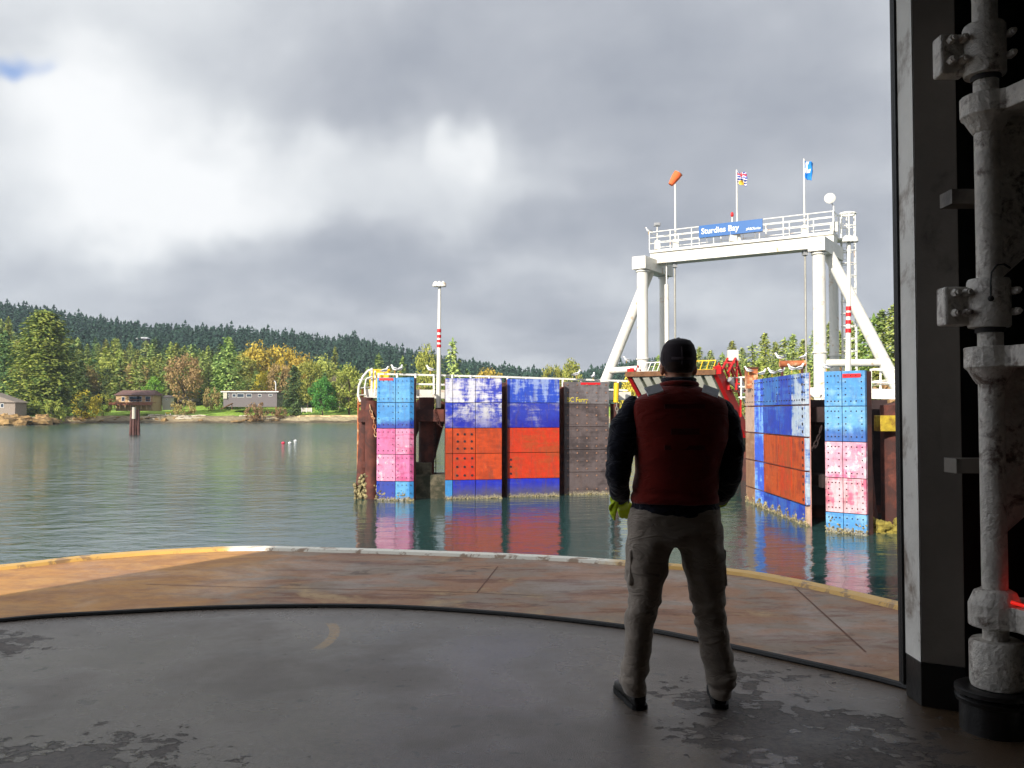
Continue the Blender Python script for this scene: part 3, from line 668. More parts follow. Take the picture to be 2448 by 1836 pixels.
ub = thing('wooden_ramp', 'tilted yellow wooden boat ramp frame on the grass bank', 'ramp', at(542, 974, 299)); b = MB(); b.beam((-2, 0, -.6), (2, 0, 1.4), 1.6, .2); b.build('planking', M['wood'], ub, local=True)
b = MB(); b.beam((1.8, 0, -.8), (1.8, 0, 1.3), .2, .2); b.build('prop', M['wood'], ub, local=True)
M['log'] = simple('bleached_driftwood', (205, 195, 175), .9, var=.25, scale=3)
for k in range(22):
    px = random.choice([random.uniform(300, 480), random.uniform(360, 660)]); u = U(px); y = interp(u, SHORE) + random.uniform(3.5, 10); x = u * y; z = th(x, y); ln = random.uniform(2, 7); a = random.uniform(-.5, .5); r0 = random.uniform(.15, .32)
    b = MB(); dx, dy = math.cos(a) * ln / 2, math.sin(a) * ln / 2
    b.poly([(x - dx, y - dy, z + r0 * .6), (x, y, z + r0 * .9 + random.uniform(0, .2)), (x + dx, y + dy, z + r0 * .6)], [r0, r0 * .85, r0 * .6], 7)
    tag(b.build('driftwood_log', M['log'], smooth=True), 'bleached driftwood log lying on the rocky beach below the lawns', 'log', 'driftwood logs on the beach')
M['rock'] = simple('shore_rock', (160, 130, 85), .95, var=.45, scale=.7, bump=.8, dirt=(90, 70, 45), dirt_amt=.45, dscale=.5)
for k in range(46):
    px = random.choice([random.uniform(-60, 130), random.uniform(-20, 120), random.uniform(180, 660)]); u = U(px); y = interp(u, SHORE) + random.uniform(.5, 6); x = u * y; z = th(x, y); s_ = random.uniform(.6, 2.0) * (1.6 if px < 130 else .7)
    b = MB(); b.ball((x, y, z + .1), s_, 10, sc=(random.uniform(1, 2.1), 1, random.uniform(.35, .6)), rz=random.uniform(-.4, .4))
    b.v = [tuple(Vector(v) + Vector((mnoise.noise(Vector(v) * .9), mnoise.noise(Vector(v) * .9 + Vector((9, 0, 0))), mnoise.noise(Vector(v) * .9 + Vector((0, 7, 0))))) * .45 * s_) for v in b.v]
    tag(b.build('boulder', M['rock']), ('tan boulder on the rocky point below the grey house' if px < 130 else 'brown boulder at the waterline below the lawns'), 'rock', 'boulders of the left rocky point' if px < 130 else 'boulders along the beach')
# pile trio, buoys
pc = atz(322, 1040, 0); pcl = thing('mooring_piles', 'cluster of weathered timber piles with a pale top standing in the bay', 'pile cluster', pc)
M['pile'] = simple('wet_timber_pile', (92, 62, 58), .9, var=.4, scale=2, bump=.4)
for (dx, dy, h, lean, mt) in [(-.55, 0, 4.0, .12, 'pile'), (.5, .1, 4.1, -.1, 'pile'), (0, .5, 4.0, 0, 'pile'), (-.02, -.35, 4.35, .0, 'pile')]:
    b = MB(); b.tube((dx * 1.1 - lean, dy, -2), (dx + lean * .2, dy, h), .27, .22, 10); o = b.build('pile', M[mt], pcl, local=True, smooth=True)
b = MB(); b.tube((0, -.38, 2.6), (0, -.38, 4.45), .30, .27, 10); b.build('pale_sleeve', M['palewall'], pcl, local=True, smooth=True)
def buoy(px, py, col, lb, nm='buoy'):
    p = atz(px, py, 0); b = MB(); b.ball(p + Vector((0, 0, .10)), .17, 12, sc=(1.3, 1, .8)); b.tube(p + Vector((0, 0, .2)), p + Vector((0, 0, .3)), .03, .03, 6)
    tag(b.build(nm, simple(nm + '_paint_' + str(px), col, .4, var=.05), smooth=True), lb, 'buoy')
buoy(677, 1061, (215, 50, 80), 'red mooring buoy, leftmost of the three floating in the bay'); buoy(693, 1061, (215, 215, 215), 'white mooring buoy next to the red buoy'); buoy(706, 1056, (235, 235, 235), 'white mooring buoy, rightmost and farthest of the three')

# ------------------------------------------------------------------ fenders of the ferry berth
ZR = [5.13, 4.08, 3.00, 1.92, .80, -.5]
def fender(name_label, a, b_, rows, cols, mats, thick=.55, bolts=None, redmark=None, frame=None, group='fenders of the ferry berth', barn=True, gap=.012, chamfer=0.0, holes=()):
    """a, b_: ground points of the left and right end of the front face"""
    a = Vector((a[0], a[1], 0)); b_ = Vector((b_[0], b_[1], 0)); d = (b_ - a); Lg = d.length; d.normalize(); nrm = Vector((d.y, -d.x, 0))   # towards the water side / camera
    if nrm.dot(-a) < 0: nrm = -nrm
    root = thing('berth_fender', name_label, 'fender', (a + b_) / 2, 0, group)
    P3 = lambda s, z, o=0: a + d * s + nrm * o + Vector((0, 0, z))
    fr = MB(); top = rows[0]; 
    for o0, o1, s0, s1, z0, z1 in [(-thick, -.13, .02, Lg - .02, rows[-1], top - .02)]:
        fr.hexa([P3(s0, z0, o0), P3(s1, z0, o0), P3(s1, z0, o1), P3(s0, z0, o1), P3(s0, z1, o0), P3(s1, z1, o0), P3(s1, z1, o1), P3(s0, z1, o1)])
    fr.build('backing_frame', frame or M['rust'], root)
    for i in range(len(rows) - 1):
        z1, z0 = rows[i], rows[i + 1]
        for j in range(len(cols) - 1):
            s0, s1 = cols[j] * Lg, cols[j + 1] * Lg; g = gap; mt = mats[i][j]
            if mt is None: continue
            p = MB(); c = chamfer; lo = c if j == 0 else 0; ro = c if j == len(cols) - 2 else 0
            A0, A1 = s0 + g, s1 - g; Z0, Z1 = z0 + g, z1 - g
            fs0, fs1 = A0 + lo, A1 - ro
            prof = [(A0, -.125), (A0, -.0 if not lo else -.09), (fs0, 0), (fs1, 0), (A1, -.0 if not ro else -.09), (A1, -.125)]
            pr = []
            for q in prof:
                if not pr or (abs(q[0] - pr[-1][0]) + abs(q[1] - pr[-1][1])) > 1e-4: pr.append(q)
            if mt == 'corr':
                pr = [(A0, -.125)] + [(A0 + (A1 - A0) * k / 12, -.10 if k % 2 else 0) for k in range(13)] + [(A1, -.125)]
            n = len(pr); vs = [P3(s, Z0, o) for s, o in pr] + [P3(s, Z1, o) for s, o in pr]
            p.add(vs, [tuple(range(n)), tuple(range(2 * n - 1, n - 1, -1))] + [(k, n + k, n + (k + 1) % n, (k + 1) % n) for k in range(n)])
            bl = []
            if bolts and bolts[i]:
                nx, nz, mode = bolts[i]
                ex = .13 if (s1 - s0) > 1 else .1
                for ix in range(nx):
                    for iz in range(nz):
                        if mode == 'rim' and 0 < ix < nx - 1 and 0 < iz < nz - 1: continue
                        bl.append((A0 + ex + (A1 - A0 - 2 * ex) * ix / max(1, nx - 1), Z0 + .14 + (Z1 - Z0 - .28) * iz / max(1, nz - 1)))
            for (s, z) in bl: p.tube(P3(s, z, -.01), P3(s, z, .03), *((.045, .034) if mt.startswith('bk') else (.022, .017)), 7, mi=1)
            for (hi, hj, hx, hz) in holes:
                if hi == i and hj == j: p.tube(P3(A0 + hx, Z0 + hz, -.01), P3(A0 + hx, Z0 + hz, .018), .055, .05, 9, mi=1)
            po = p.build('facing_panel', [F[mt], M['boltpale'] if mt.startswith('bk') else M['bolt']], root)
    if redmark:
        s0, s1, z0, z1 = redmark; rm = MB(); rm.hexa([P3(s0 * Lg, z0, .002), P3(s1 * Lg, z0, .002), P3(s1 * Lg, z0, .012), P3(s0 * Lg, z0, .012), P3(s0 * Lg, z1, .002), P3(s1 * Lg, z1, .002), P3(s1 * Lg, z1, .012), P3(s0 * Lg, z1, .012)])
        rm.build('red_marking', M['band'], root)
    if barn:
        bm_ = MB(); r = random.Random(int(a.x * 10))
        hb = barn if barn is not True else .05
        for k in range(int(Lg * 110 * (.6 + hb))):
            s = r.uniform(-.02, Lg + .02); z = r.uniform(-.08, hb * (.55 + .45 * math.sin(s * 7))); bm_.ball(P3(s, z, r.uniform(-.03, .012)), r.uniform(.018, .045), 6, sc=(1, 1, .8))
        tag(bm_.build('barnacle_crust', M['barnacle'], root), kind='stuff')
    return root, P3, Lg
M['bolt'] = simple('bolt_heads', (50, 40, 48), .6, metal=.3, var=.4)
M['boltpale'] = simple('pale_bolt_heads', (134, 100, 82), .6, var=.4)
gp = lambda px, py: atz(px, py, 0)
aA, bA = at(898, 1190, 36.4), at(988, 1190, 36.2)
fender('tall fender of light blue and pink panels at the left end of the dock', aA, bA, ZR, [0, .52, 1], [['lb', 'lb'], ['lbdb', 'lbdb'], ['pk', 'pk2'], ['pk2', 'pk'], ['lbdb', 'lb']],
       bolts=[(4, 4, 'rim')] * 5, redmark=(.08, .46, 5.0, 5.1), chamfer=.16, barn=.42)
aB, bB = at(1064, 1190, 36.9), at(1200, 1190, 37.3)
fender('wide fender of worn blue and orange panels beside the blue and pink fender', aB, bB, ZR, [0, .13, .53, 1], [['bw', 'bw', 'bw'], ['bw2', 'bw2', 'bw2'], ['or', 'or', 'or'], ['or', 'or2', 'or'], ['lb', 'dbg', 'dbg']],
       holes=[(3, 1, .18 + .32 * i, .18 + .36 * j) for i in range(3) for j in range(3)] + [(2, 1, .2 + .3 * i, .2 + .3 * j) for i in range(3) for j in range(3)])
aC, bC = at(1213, 1190, 37.8), at(1338, 1190, 38.2)
fender('single column fender of streaked blue and red panels beside the black fender', aC, bC, ZR, [0, 1], [['bs'], ['bs2'], ['or2'], ['or2'], ['dbg']],
       holes=[(3, 0, .14, .2 + .3 * j) for j in range(3)])
aD, bD = at(1350, 1190, 38.9), at(1457, 1190, 39.1)
_, PD, LD = fender('black studded fender with yellow handwriting left of the person', aD, bD, [5.05, 4.04, 3.02, 2.0, 1.0, -.5], [0, 1], [['bkt'], ['bk'], ['bk'], ['bk'], ['bk']], bolts=[(5, 3, 'all')] * 5, redmark=(.36, .80, 4.90, 5.0))
# right hand side of the berth
M['beigef'] = simple('pink_beige_edge', (190, 140, 130), .8, var=.3, scale=2)
aE, bE = (9.62, 35.9), (9.5, 28.15)
f_e = lambda y: (35.9 - y) / (35.9 - 28.15)
_, PE, LE = fender('long angled fender wall of blue and burnt orange panels right of the person', aE, bE, [4.98, 3.91, 2.86, 1.76, .65, -.5], [0, f_e(34.5), f_e(33.2), f_e(31.2), f_e(29.7), f_e(28.35), 1],
       [['beige', 'corr', 'eb', 'eb2', 'ewhite', 'ewhite'], ['beige', 'corr', 'eb2', 'eb2', 'ewhite', 'ewhite'], ['rw', 'corr', 'eo', 'eo2', 'eo', 'ewhite'], ['rw', 'corr', 'eo', 'eo2', 'eo', 'ewhite'], ['rw', 'corr', 'eb2', 'eb2', 'eb2', 'beige']],
       bolts=[(5, 4, 'rim'), None, None, None, None], holes=[(i, 4, 1.2, .15 + .25 * j) for i in range(4) for j in range(4)], thick=.16, frame=M['beigef'], barn=.36, gap=.028)
aF, bF = at(1974, 1272, 26.9), at(2073, 1272, 26.0)
fender('tall fender of pale blue and washed pink panels at the right end of the dock', aF, bF, [4.94, 3.86, 2.78, 1.68, .62, -.5], [0, .44, 1], [['flb', 'flb'], ['flb2', 'flb2'], ['fpk', 'fpk'], ['fpk2', 'fpk2'], ['flb', 'flb']],
       bolts=[(4, 5, 'rim')] * 5, redmark=(.46, .90, 4.72, 4.84), thick=.5, barn=.46)
# writing on the black fender
def text_mesh(name, body, mat, origin, xdir, size, extrude=.006, parent=None, bold=.0, shear=0, up=Vector((0, 0, 1)), align='LEFT', width=None):
    cu = bpy.data.curves.new(name, 'FONT'); cu.body = body; cu.size = size; cu.extrude = extrude; cu.offset = bold; cu.shear = shear; cu.align_x = align; cu.resolution_u = 3
    to = bpy.data.objects.new('tmp', cu); COL.objects.link(to); dg = bpy.context.evaluated_depsgraph_get(); me = bpy.data.meshes.new_from_object(to.evaluated_get(dg)); bpy.data.objects.remove(to)
    xd = Vector(xdir).normalized(); n = xd.cross(up)
    xs = [v.co.x for v in me.vertices]; kx = 1 if width is None else width / (max(xs) - min(xs))
    mb = MB(); mb.v = [tuple(Vector(origin) + xd * v.co.x * kx + up * v.co.y + n * v.co.z) for v in me.vertices]; mb.f = [tuple(p.vertices) for p in me.polygons]; mb.m = [0] * len(mb.f)
    return mb.build(name, mat, parent)
M['chalk'] = simple('yellow_hand_paint', (205, 190, 50), .7, var=.3)
for o in COL.objects:
    if o.get('label', '').startswith('black studded'):
        text_mesh('handwriting', 'BC Ferry', M['chalk'], PD(.10, 4.13, .008), PD(1, 0) - PD(0, 0), .30, .003, o, width=.95, bold=.001)

# ------------------------------------------------------------------ left dolphin / walkway
dol = thing('berth_dolphin', 'rusty steel pile dolphin carrying the left fenders and walkway', 'dolphin', at(980, 1190, 38))
def seg(px0, py0, px1, py1, Y0, Y1=None): return at(px0, py0, Y0), at(px1, py1, Y1 or Y0)
for (px, Y, r_, top, lean) in [(878, 37.6, .26, 950, -.35), (890, 37.2, .30, 958, 0), (1020, 38.0, .34, 950, 0), (1060, 39, .28, 960, -1.6), (1012, 41, .3, 960, -2.4), (1206, 38.6, .26, 915, 0), (1345, 39.6, .28, 925, 0), (1470, 39.7, .22, 965, 0), (1104, 40.5, .26, 955, 0), (1290, 41, .26, 955, 0)]:
    b = MB(); p = at(px, top, Y); b.tube((p.x + lean, p.y, -2), p, r_, r_, 14); b.build('pile', M['rust'], dol, smooth=True)
for (p, q, wd, ht) in [(at(862, 995, 37.4), at(905, 995, 37.2), .5, .5), (at(985, 993, 37.6), at(1062, 993, 37.6), .5, .52), (at(870, 1110, 37.3), at(902, 1113, 37.2), .3, .25), (at(1060, 1000, 39), at(1350, 1000, 40.2), .4, .5), (at(1100, 1100, 39.5), at(1350, 1100, 40.4), .3, .3)]:
    b = MB(); b.beam(p, q, wd, ht); b.build('cross_beam', M['rust'], dol)
b = MB(); p = at(1020, 1160, 38); b.box((p.x, 38, .15), (2.3, 1.6, 1.7)); b.box((p.x - .2, 37.9, 1.2), (.9, .9, .6)); b.build('pile_footing', M['concrete'], dol, bevel=.05)
b = MB()
for px in (878, 890):
    p = at(px, 1170, 37.4); rr = random.Random(px)
    for k in range(110): b.ball((p.x + rr.uniform(-.5, .35), p.y - .25 + rr.uniform(-.15, .1), rr.uniform(-.1, 1.1) * rr.uniform(.3, 1)), rr.uniform(.05, .11), 6)
tag(b.build('barnacle_crust', M['barnacle'], dol), kind='stuff')
def chain(pts, r=.05, mat='rust', parent=None, sag=.0):
    mb = MB(); pts = [Vector(p) for p in pts]; P_ = []
    for i in range(len(pts) - 1):
        n = max(2, int((pts[i + 1] - pts[i]).length / (r * 2.6)))
        for k in range(n):
            f = k / n; q = pts[i].lerp(pts[i + 1], f); q.z -= sag * 4 * f * (1 - f); P_.append(q)
    for i in range(len(P_) - 1):
        a = P_[i + 1] - P_[i]; sx, up, ax = basis(a); c = (P_[i] + P_[i + 1]) / 2; u2 = sx if i % 2 else up
        ring = [c + ax * math.cos(t) * r * 1.9 + u2 * math.sin(t) * r for t in [2 * math.pi * k / 8 for k in range(9)]]
        mb.poly(ring, r * .3, 4, caps=False)
    return mb.build('chain', M[mat], parent)
chain([at(884, 965, 36.9), at(893, 1000, 36.7), at(900, 1045, 36.6)], .06, 'rustlight', dol, .15)
chain([at(1018, 1085, 37.5), at(1012, 1115, 37.5)], .06, 'rust', dol, .1)
chain([at(1040, 975, 37.3), at(1045, 1005, 37.2), at(1066, 1020, 37.2)], .05, 'rust', dol, .15)
b = MB()
for px in (1031, 1042): b.tube(at(px, 1022, 37.9), at(px, 1140, 37.9), .02, n=6)
for k in range(9): b.tube(at(1031, 1026 + k * 13, 37.9), at(1042, 1026 + k * 13, 37.9), .015, n=6)
b.build('ladder', M['darksteel'], dol)

walk = thing('dock_walkway', 'white railed steel walkway behind the tops of the left fenders', 'walkway', at(1200, 945, 39))
def WY(px): return float(np.interp(px, [860, 1000, 1500], [38.2, 38.6, 41.0]))
topy = lambda px: float(np.interp(px, [860, 1040, 1300, 1500], [893, 896, 904, 911])); floory = lambda px: float(np.interp(px, [860, 1040, 1500], [941, 942, 947]))
b = MB()
b.beam(at(872, floory(872), WY(872)), at(1500, floory(1500), WY(1500)), .9, .38); b.build('deck_beam', M['white'], walk)
b = MB()
for f in (0, .5):
    for (p0, p1) in ((905, 1200), (1200, 1500)):
        b.beam(at(p0, topy(p0) + f * 44, WY(p0) - .4), at(p1, topy(p1) + f * 44, WY(p1) - .4), .07, .08)
b.build('rail', M['whiterail'], walk)
for px in list(range(905, 1500, 44)):
    b = MB(); b.beam(at(px, topy(px) - 2, WY(px) - .4), at(px, floory(px), WY(px) - .4), .08, .08); b.build('rail_post', M['whiterail'], walk)
cgl = thing('caged_ladder', 'white hooped ladder rusting at its foot at the left tip of the dock', 'ladder', at(866, 1160, 37.9))
b = MB()
for off in (0, .42):
    b.poly([at(888, 884, 37.6 + off), at(880, 886, 37.6 + off), at(868, 900, 37.6 + off), at(858, 922, 37.6 + off), at(856, 945, 37.6 + off), at(862, 960, 37.6 + off)], .05, 8)
b.poly([at(890, 900, 37.7), at(876, 905, 37.7), at(872, 925, 37.7), at(874, 944, 37.7)], .035, 7)
for py in (905, 925, 942): b.tube(at(858, py + 3, 37.6), at(888, py, 38.0), .03, n=6)
b.tube(at(889, 880, 37.9), at(889, 945, 37.9), .05); b.tube(at(897, 886, 37.9), at(897, 945, 37.9), .04)
b.build('hoop_cage', M['whiterail'], cgl, smooth=True)
b = MB()
for dx in (0, 9): b.tube(at(857 + dx, 930, 37.8), at(855 + dx, 1165, 37.8), .045, n=8)
for k in range(17): b.tube(at(857, 948 + k * 13, 37.8), at(866, 948 + k * 13, 37.8), .022, n=6)
b.build('ladder', M['rustlight'], cgl)
b = MB()
for py in (965, 1060, 1120): b.poly([at(857, py, 37.8), at(868, py + 3, 37.6), at(878, py, 37.5)], .04, 6)
b.build('bracket', M['rustlight'], cgl)
yb = thing('yellow_cabinet', 'yellow equipment box on the walkway behind the blue and pink fender', 'box', at(912, 940, 38.6)); b = MB(); c = at(908, 914, 38.7); b.box(c, (.85, .5, 1.0)); b.build('housing', M['yellow'], yb, bevel=.02)
b = MB(); b.box(c + Vector((0, -.01, .54)), (.95, .58, .06)); b.build('lid', M['yellow'], yb)

def mast(px, Y, top, bot, wpx, bands, label, headw):
    s = Y / FPX; r0 = wpx * s / 2; pb, pt = at(px - 2, bot, Y), at(px + 1, top + 10, Y)
    m_ = thing('light_mast', label, 'light mast', pb)
    b = MB(); b.tube(pb, pt, r0 * 1.25, r0 * .72, 14); b.build('pole', M['white'], m_, smooth=True)
    for (y0, y1) in bands:
        f = lambda yy: (bot - yy) / (bot - top - 10); a, c = pb.lerp(pt, f(y1)), pb.lerp(pt, f(y0)); rr = r0 * (1.25 - .53 * f(y0)) * 1.0 + .012
        b = MB(); b.tube(a, c, rr, rr, 14); b.build('red_band', M['band'], m_, smooth=True)
    b = MB(); b.box(pt + Vector((0, 0, .05)), (headw * s, .25, .06)); b.tube(pt, pt + Vector((0, 0, .12)), r0 * .9); b.build('lamp_bracket', M['grey'], m_)
    for k in (-1, 0, 1):
        b = MB(); b.lathe(pt + Vector((k * headw * s * .36, -.1, .02)), [(.03, .22), (.12, .14), (.15, .0), (.12, -.03)], n=10); b.build('flood_lamp', M['white'], m_, smooth=True)
    return m_
mast(1050, 38.0, 676, 975, 9.5, [(787, 795), (801, 808), (813, 819), (824, 831)], 'tall white light mast with red bands on the left part of the dock', 24)
mast(2029, 30.5, 570, 900, 11, [(733, 743), (748, 757), (766, 775), (786, 796)], 'white light mast with red bands in front of the right gantry leg', 26)

# ------------------------------------------------------------------ gantry
Gl, Gr = Vector((7.45, 49.5, 0)), Vector((15.6, 44.0, 0)); gd = (Gr - Gl).normalized(); gn = Vector((-gd.y, gd.x, 0)); gn = gn if gn.y > 0 else -gn
gan = thing('ferry_gantry', 'tall white steel lifting gantry over the ferry ramp', 'gantry', (Gl + Gr) / 2)
zc_l = 12.0
capz = at(1537, 614, 49.5).z; capr = at(1963, 571, 44.0).z; capz = (capz + capr) / 2
beamtop = (at(1554, 601, 50.6).z + at(1993, 553, 45.0).z) / 2 + .0
for base in (Gl, Gr):
    sgn = -1 if base is Gl else 1
    rear = base + gn * 2.9
    for q, r_ in ((base, .31), (rear, .24)):
        b = MB(); b.tube((q.x, q.y, -1), (q.x, q.y, capz - .75), r_ * 1.08, r_, 20); b.build('column', M['white'], gan, smooth=True)
    for q, r_ in ((base, .31), (rear, .24)):
        for z_ in (capz - .80, 6.7, 3.4):
            b = MB(); b.tube((q.x, q.y, z_ - .04), (q.x, q.y, z_ + .04), r_ * 1.05 + .06, n=20); b.build('flange_ring', M['white'], gan, smooth=True)
    b = MB(); p0 = base - gn * .48 ; p1 = rear + gn * .5
    b.hexa([Vector((*(P_ + gd * s_ * .42).xy, z)) for z in (capz - .72, capz) for P_, s_ in ((p0, -1), (p0, 1), (p1, 1), (p1, -1))]); b.build('cap_beam', M['white'], gan, bevel=.02)
    mid = base + gn * 1.3; foot = mid + gd * sgn * 3.6; b = MB()
    b.tube((mid.x + gd.x * sgn * .1, mid.y + gd.y * sgn * .1, capz - .5), (foot.x + gd.x * sgn * .85, foot.y + gd.y * sgn * .85, 2.6), .29, .33, 18); b.build('raking_leg', M['white'], gan, smooth=True)
    b = MB(); f2 = mid + gd * sgn * 2.95; b.tube((base.x, base.y, 6.15), (f2.x, f2.y, 6.15), .19, n=14); b.build('tie_tube', M['white'], gan, smooth=True)
m0 = Gl + gn * 1.0 + gd * .15; m1 = Gr + gn * 1.0 + gd * .45
bl_, br_ = Vector((at(1554, 601, 50.4).x, 50.4, 0)), Vector((at(1993, 553, 45.0).x, 45.0, 0)); bd = (br_ - bl_).normalized(); bnn = Vector((-bd.y, bd.x, 0)); bnn = bnn if bnn.y > 0 else -bnn
b = MB(); bt = capz + .72
bt = beamtop
for (o0, o1, z0, z1) in ((0, .9, bt - .78, bt - .16), (-.12, 1.25, bt - .155, bt)):
    b.hexa([Vector((*(q + bnn * o).xy, z)) for z in (z0, z1) for q, o in ((bl_, o0), (br_, o0), (br_, o1), (bl_, o1))])
b.build('main_beam', M['white'], gan, bevel=.015)
# pads between cap beams and main beam
BL = (br_ - bl_).length
def GP(s, z, o=0): return Vector((*(bl_ + bd * s + bnn * o).xy, bt + z))
b = MB()
for o in (-.08, 1.2):
    for z in (.38, .72, 1.05): b.tube(GP(.0, z, o), GP(BL, z, o), .022 if z < 1 else .03, n=6)
for e in (0, BL):
    for z in (.5, 1.05): b.tube(GP(e, z, -.08), GP(e, z, 1.2), .025, n=6)
b.build('railing', M['whiterail'], gan)
for o in (-.08, 1.2):
    for k in range(9):
        b = MB(); b.tube(GP(BL * k / 8, 0, o), GP(BL * k / 8, 1.06, o), .03, n=6); b.build('rail_post', M['whiterail'], gan)
# lifting cables and rods
def drop(px_top, s, o, zend, r, mt, nm):
    b = MB(); p = GP(s, -.8, o); b.tube(p, (p.x, p.y, zend), r, n=8); b.build(nm, M[mt], gan)
    b = MB(); b.box(p + Vector((0, 0, -.1)), (.24, .3, .3)); b.build('sheave', M['grey'], gan)
s_of = lambda px: next((s for s in np.linspace(0, BL, 2000) if (1224 + FPX * GP(s, 0, .4).x / GP(s, 0, .4).y) >= px), BL)
drop(0, s_of(1615), .4, 5.4, .055, 'cable', 'lifting_cable'); drop(0, s_of(1928), .4, 4.6, .055, 'cable', 'lifting_cable')
p = GP(s_of(1595), -.8, .4); b = MB(); b.tube(p, p - Vector((0, 0, 1.2)), .04, n=8); b.tube(p - Vector((0, 0, 1.2)), Vector((p.x, p.y, 3)), .13, n=12); b.build('counterweight_rod', M['white'], gan, smooth=True)
# caged ladder behind the right leg
b = MB(); lc = at(2029, 700, 47.0); R_ = .40
lz0, lz1 = at(2029, 900, 47).z, at(2029, 512, 47).z
for k in range(6):
    a = math.pi * 2 * k / 6 + .3; b.tube((lc.x + R_ * math.cos(a), lc.y + R_ * math.sin(a), lz0), (lc.x + R_ * math.cos(a), lc.y + R_ * math.sin(a), lz1), .03, n=5)
for k in range(14):
    z = lz0 + (lz1 - lz0) * k / 13; b.poly([(lc.x + R_ * math.cos(a), lc.y + R_ * math.sin(a), z) for a in [2 * math.pi * j / 12 for j in range(13)]], .03 if k < 13 else .07, 5, caps=False)
for k in range(40):
    z = lz0 + (lz1 - lz0) * k / 40; b.tube((lc.x - .2, lc.y + .38, z), (lc.x + .2, lc.y + .38, z), .012, n=4)
b.build('ladder_cage', M['whiterail'], gan)
b = MB(); b.box((lc.x - .7, lc.y - .1, bt - .1), (1.4, 1.0, .08)); b.build('ladder_platform', M['white'], gan)
# sign
M['signblue'] = simple('sign_blue', (4, 88, 156), .4, var=.05)
M['signwhite'] = simple('sign_white', (.85, .87, .88), .5, var=.02)
s0, s1 = s_of(1682) - .0, s_of(1834)
sg = thing('place_sign', 'blue sign reading Sturdies Bay hanging on the gantry rail', 'sign', GP((s0 + s1) / 2, .2, -.2))
def sign_z(px, py, s): # height on the beam front plane
    q = GP(s, 0, -.2); return at(px, py, q.y).z
zt, zb = sign_z(1682, 540, s0), sign_z(1682, 569, s0)
b = MB(); b.hexa([Vector((*(GP(s, 0, o)).xy, z)) for z in (zb, zt) for s, o in ((s0, -.20), (s1, -.20), (s1, -.14), (s0, -.14))]); b.build('sign_board', M['signblue'], sg)
text_mesh('lettering', 'Sturdies Bay', M['signwhite'], Vector((*GP(s0 + .14, 0, -.212).xy, zb + .20)), bd, .46, .006, sg, bold=.007, width=(s1 - s0) * .60)
text_mesh('small_lettering', 'BCFerries', M['signwhite'], Vector((*GP(s0 + (s1 - s0) * .80, 0, -.212).xy, zb + .13)), bd, .19, .005, sg, bold=.003, shear=.3, width=(s1 - s0) * .17)
b = MB()
for k in range(2):
    q = s0 + (s1 - s0) * .75; b.beam(Vector((*GP(q, 0, -.21).xy, zb + .13 + k * .07)), Vector((*GP(q + .17, 0, -.21).xy, zb + .19 + k * .07)), .01, .03)
b.build('wave_mark', M['signwhite'], sg)
b = MB()
for k in range(3): q = s0 + (s1 - s0) * (.12 + .38 * k); b.beam(GP(q, .05, -.1), Vector((*GP(q, 0, -.1).xy, zt)), .05, .05)
b.build('sign_bracket', M['grey'], sg)
# poles with windsock and flags
def pole_thing(nm, label, cat, px, top_py, r_, s=None, o=.2):
    s = s_of(px) if s is None else s; p = GP(s, 0, o); top = at(px, top_py, p.y).z
    t = thing(nm, label, cat, p); b = MB(); b.tube(p, (p.x, p.y, top), r_ * 1.3, r_, 10); b.build('pole', M['white'], t, smooth=True); b = MB(); b.box(p + Vector((0, 0, .28)), (.3, .3, .5)); b.build('pole_base', M['white'], t)
    return t, Vector((p.x, p.y, top)), p.y / FPX
t, tp, s_ = pole_thing('windsock', 'orange windsock drooping from the leftmost pole on the gantry', 'windsock', 1620, 412, .045)
M['orange'] = simple('orange_cloth', (240, 110, 60), .8, var=.1)
b = MB(); q0 = tp + Vector((8, 0, -2)) * s_; q1 = tp + Vector((-11, 0, -30)) * s_
b.poly([q0 + Vector((.02, 0, .04)), q0, q0.lerp(q1, .3), q0.lerp(q1, .7), q1], [.16, .25, .25, .19, .14], 14); b.build('sock', M['orange'], t, smooth=True)
b = MB(); sx_, up_, ax_ = basis(q0 - q1); b.poly([q0 + (sx_ * math.cos(a) + up_ * math.sin(a)) * .26 for a in [2 * math.pi * k / 14 for k in range(15)]], .018, 5, caps=False); b.build('wire_ring', M['grey'], t)
def flag(name, label, px, top, wpx, hpx, matfn, seed, taper=1.0):
    t, tp, s_ = pole_thing(name, label, 'flag', px, top, .04)
    nx, nz = 14, 16; W_, H_ = wpx * s_, hpx * s_; vs = []; r = random.Random(seed)
    for i in range(nx + 1):
        for j in range(nz + 1):
            f, g = i / nx, j / nz; x = f * W_ * (1 - (1 - taper) * (1 - g) ) ; z = -.1 * 1 - (1 - g) * H_ - f * H_ * .25 * (1 - g * .4) * .6
            vs.append(tp + Vector((x, .09 * math.sin(f * 8 + g * 3 + seed) * f ** .5 + .05 * math.sin(g * 9), z + .02 * math.sin(f * 11))))
    fs = [(i * (nz + 1) + j, (i + 1) * (nz + 1) + j, (i + 1) * (nz + 1) + j + 1, i * (nz + 1) + j + 1) for i in range(nx) for j in range(nz)]
    mb = MB(); mb.add(vs, fs); mi = [matfn((i + .5) / nx, (j + .5) / nz) for i in range(nx) for j in range(nz)]; mb.m = mi
    o = mb.build('flag_cloth', [simple('flag_red', (200, 40, 60), .8), simple('flag_white', (230, 230, 235), .8), simple('flag_blue', (45, 60, 150), .8), simple('flag_gold', (235, 190, 60), .8), simple('flag_sky', (30, 130, 215), .8)], t, smooth=True)
    sol = o.modifiers.new('thickness', 'SOLIDIFY'); sol.thickness = .008
    return t
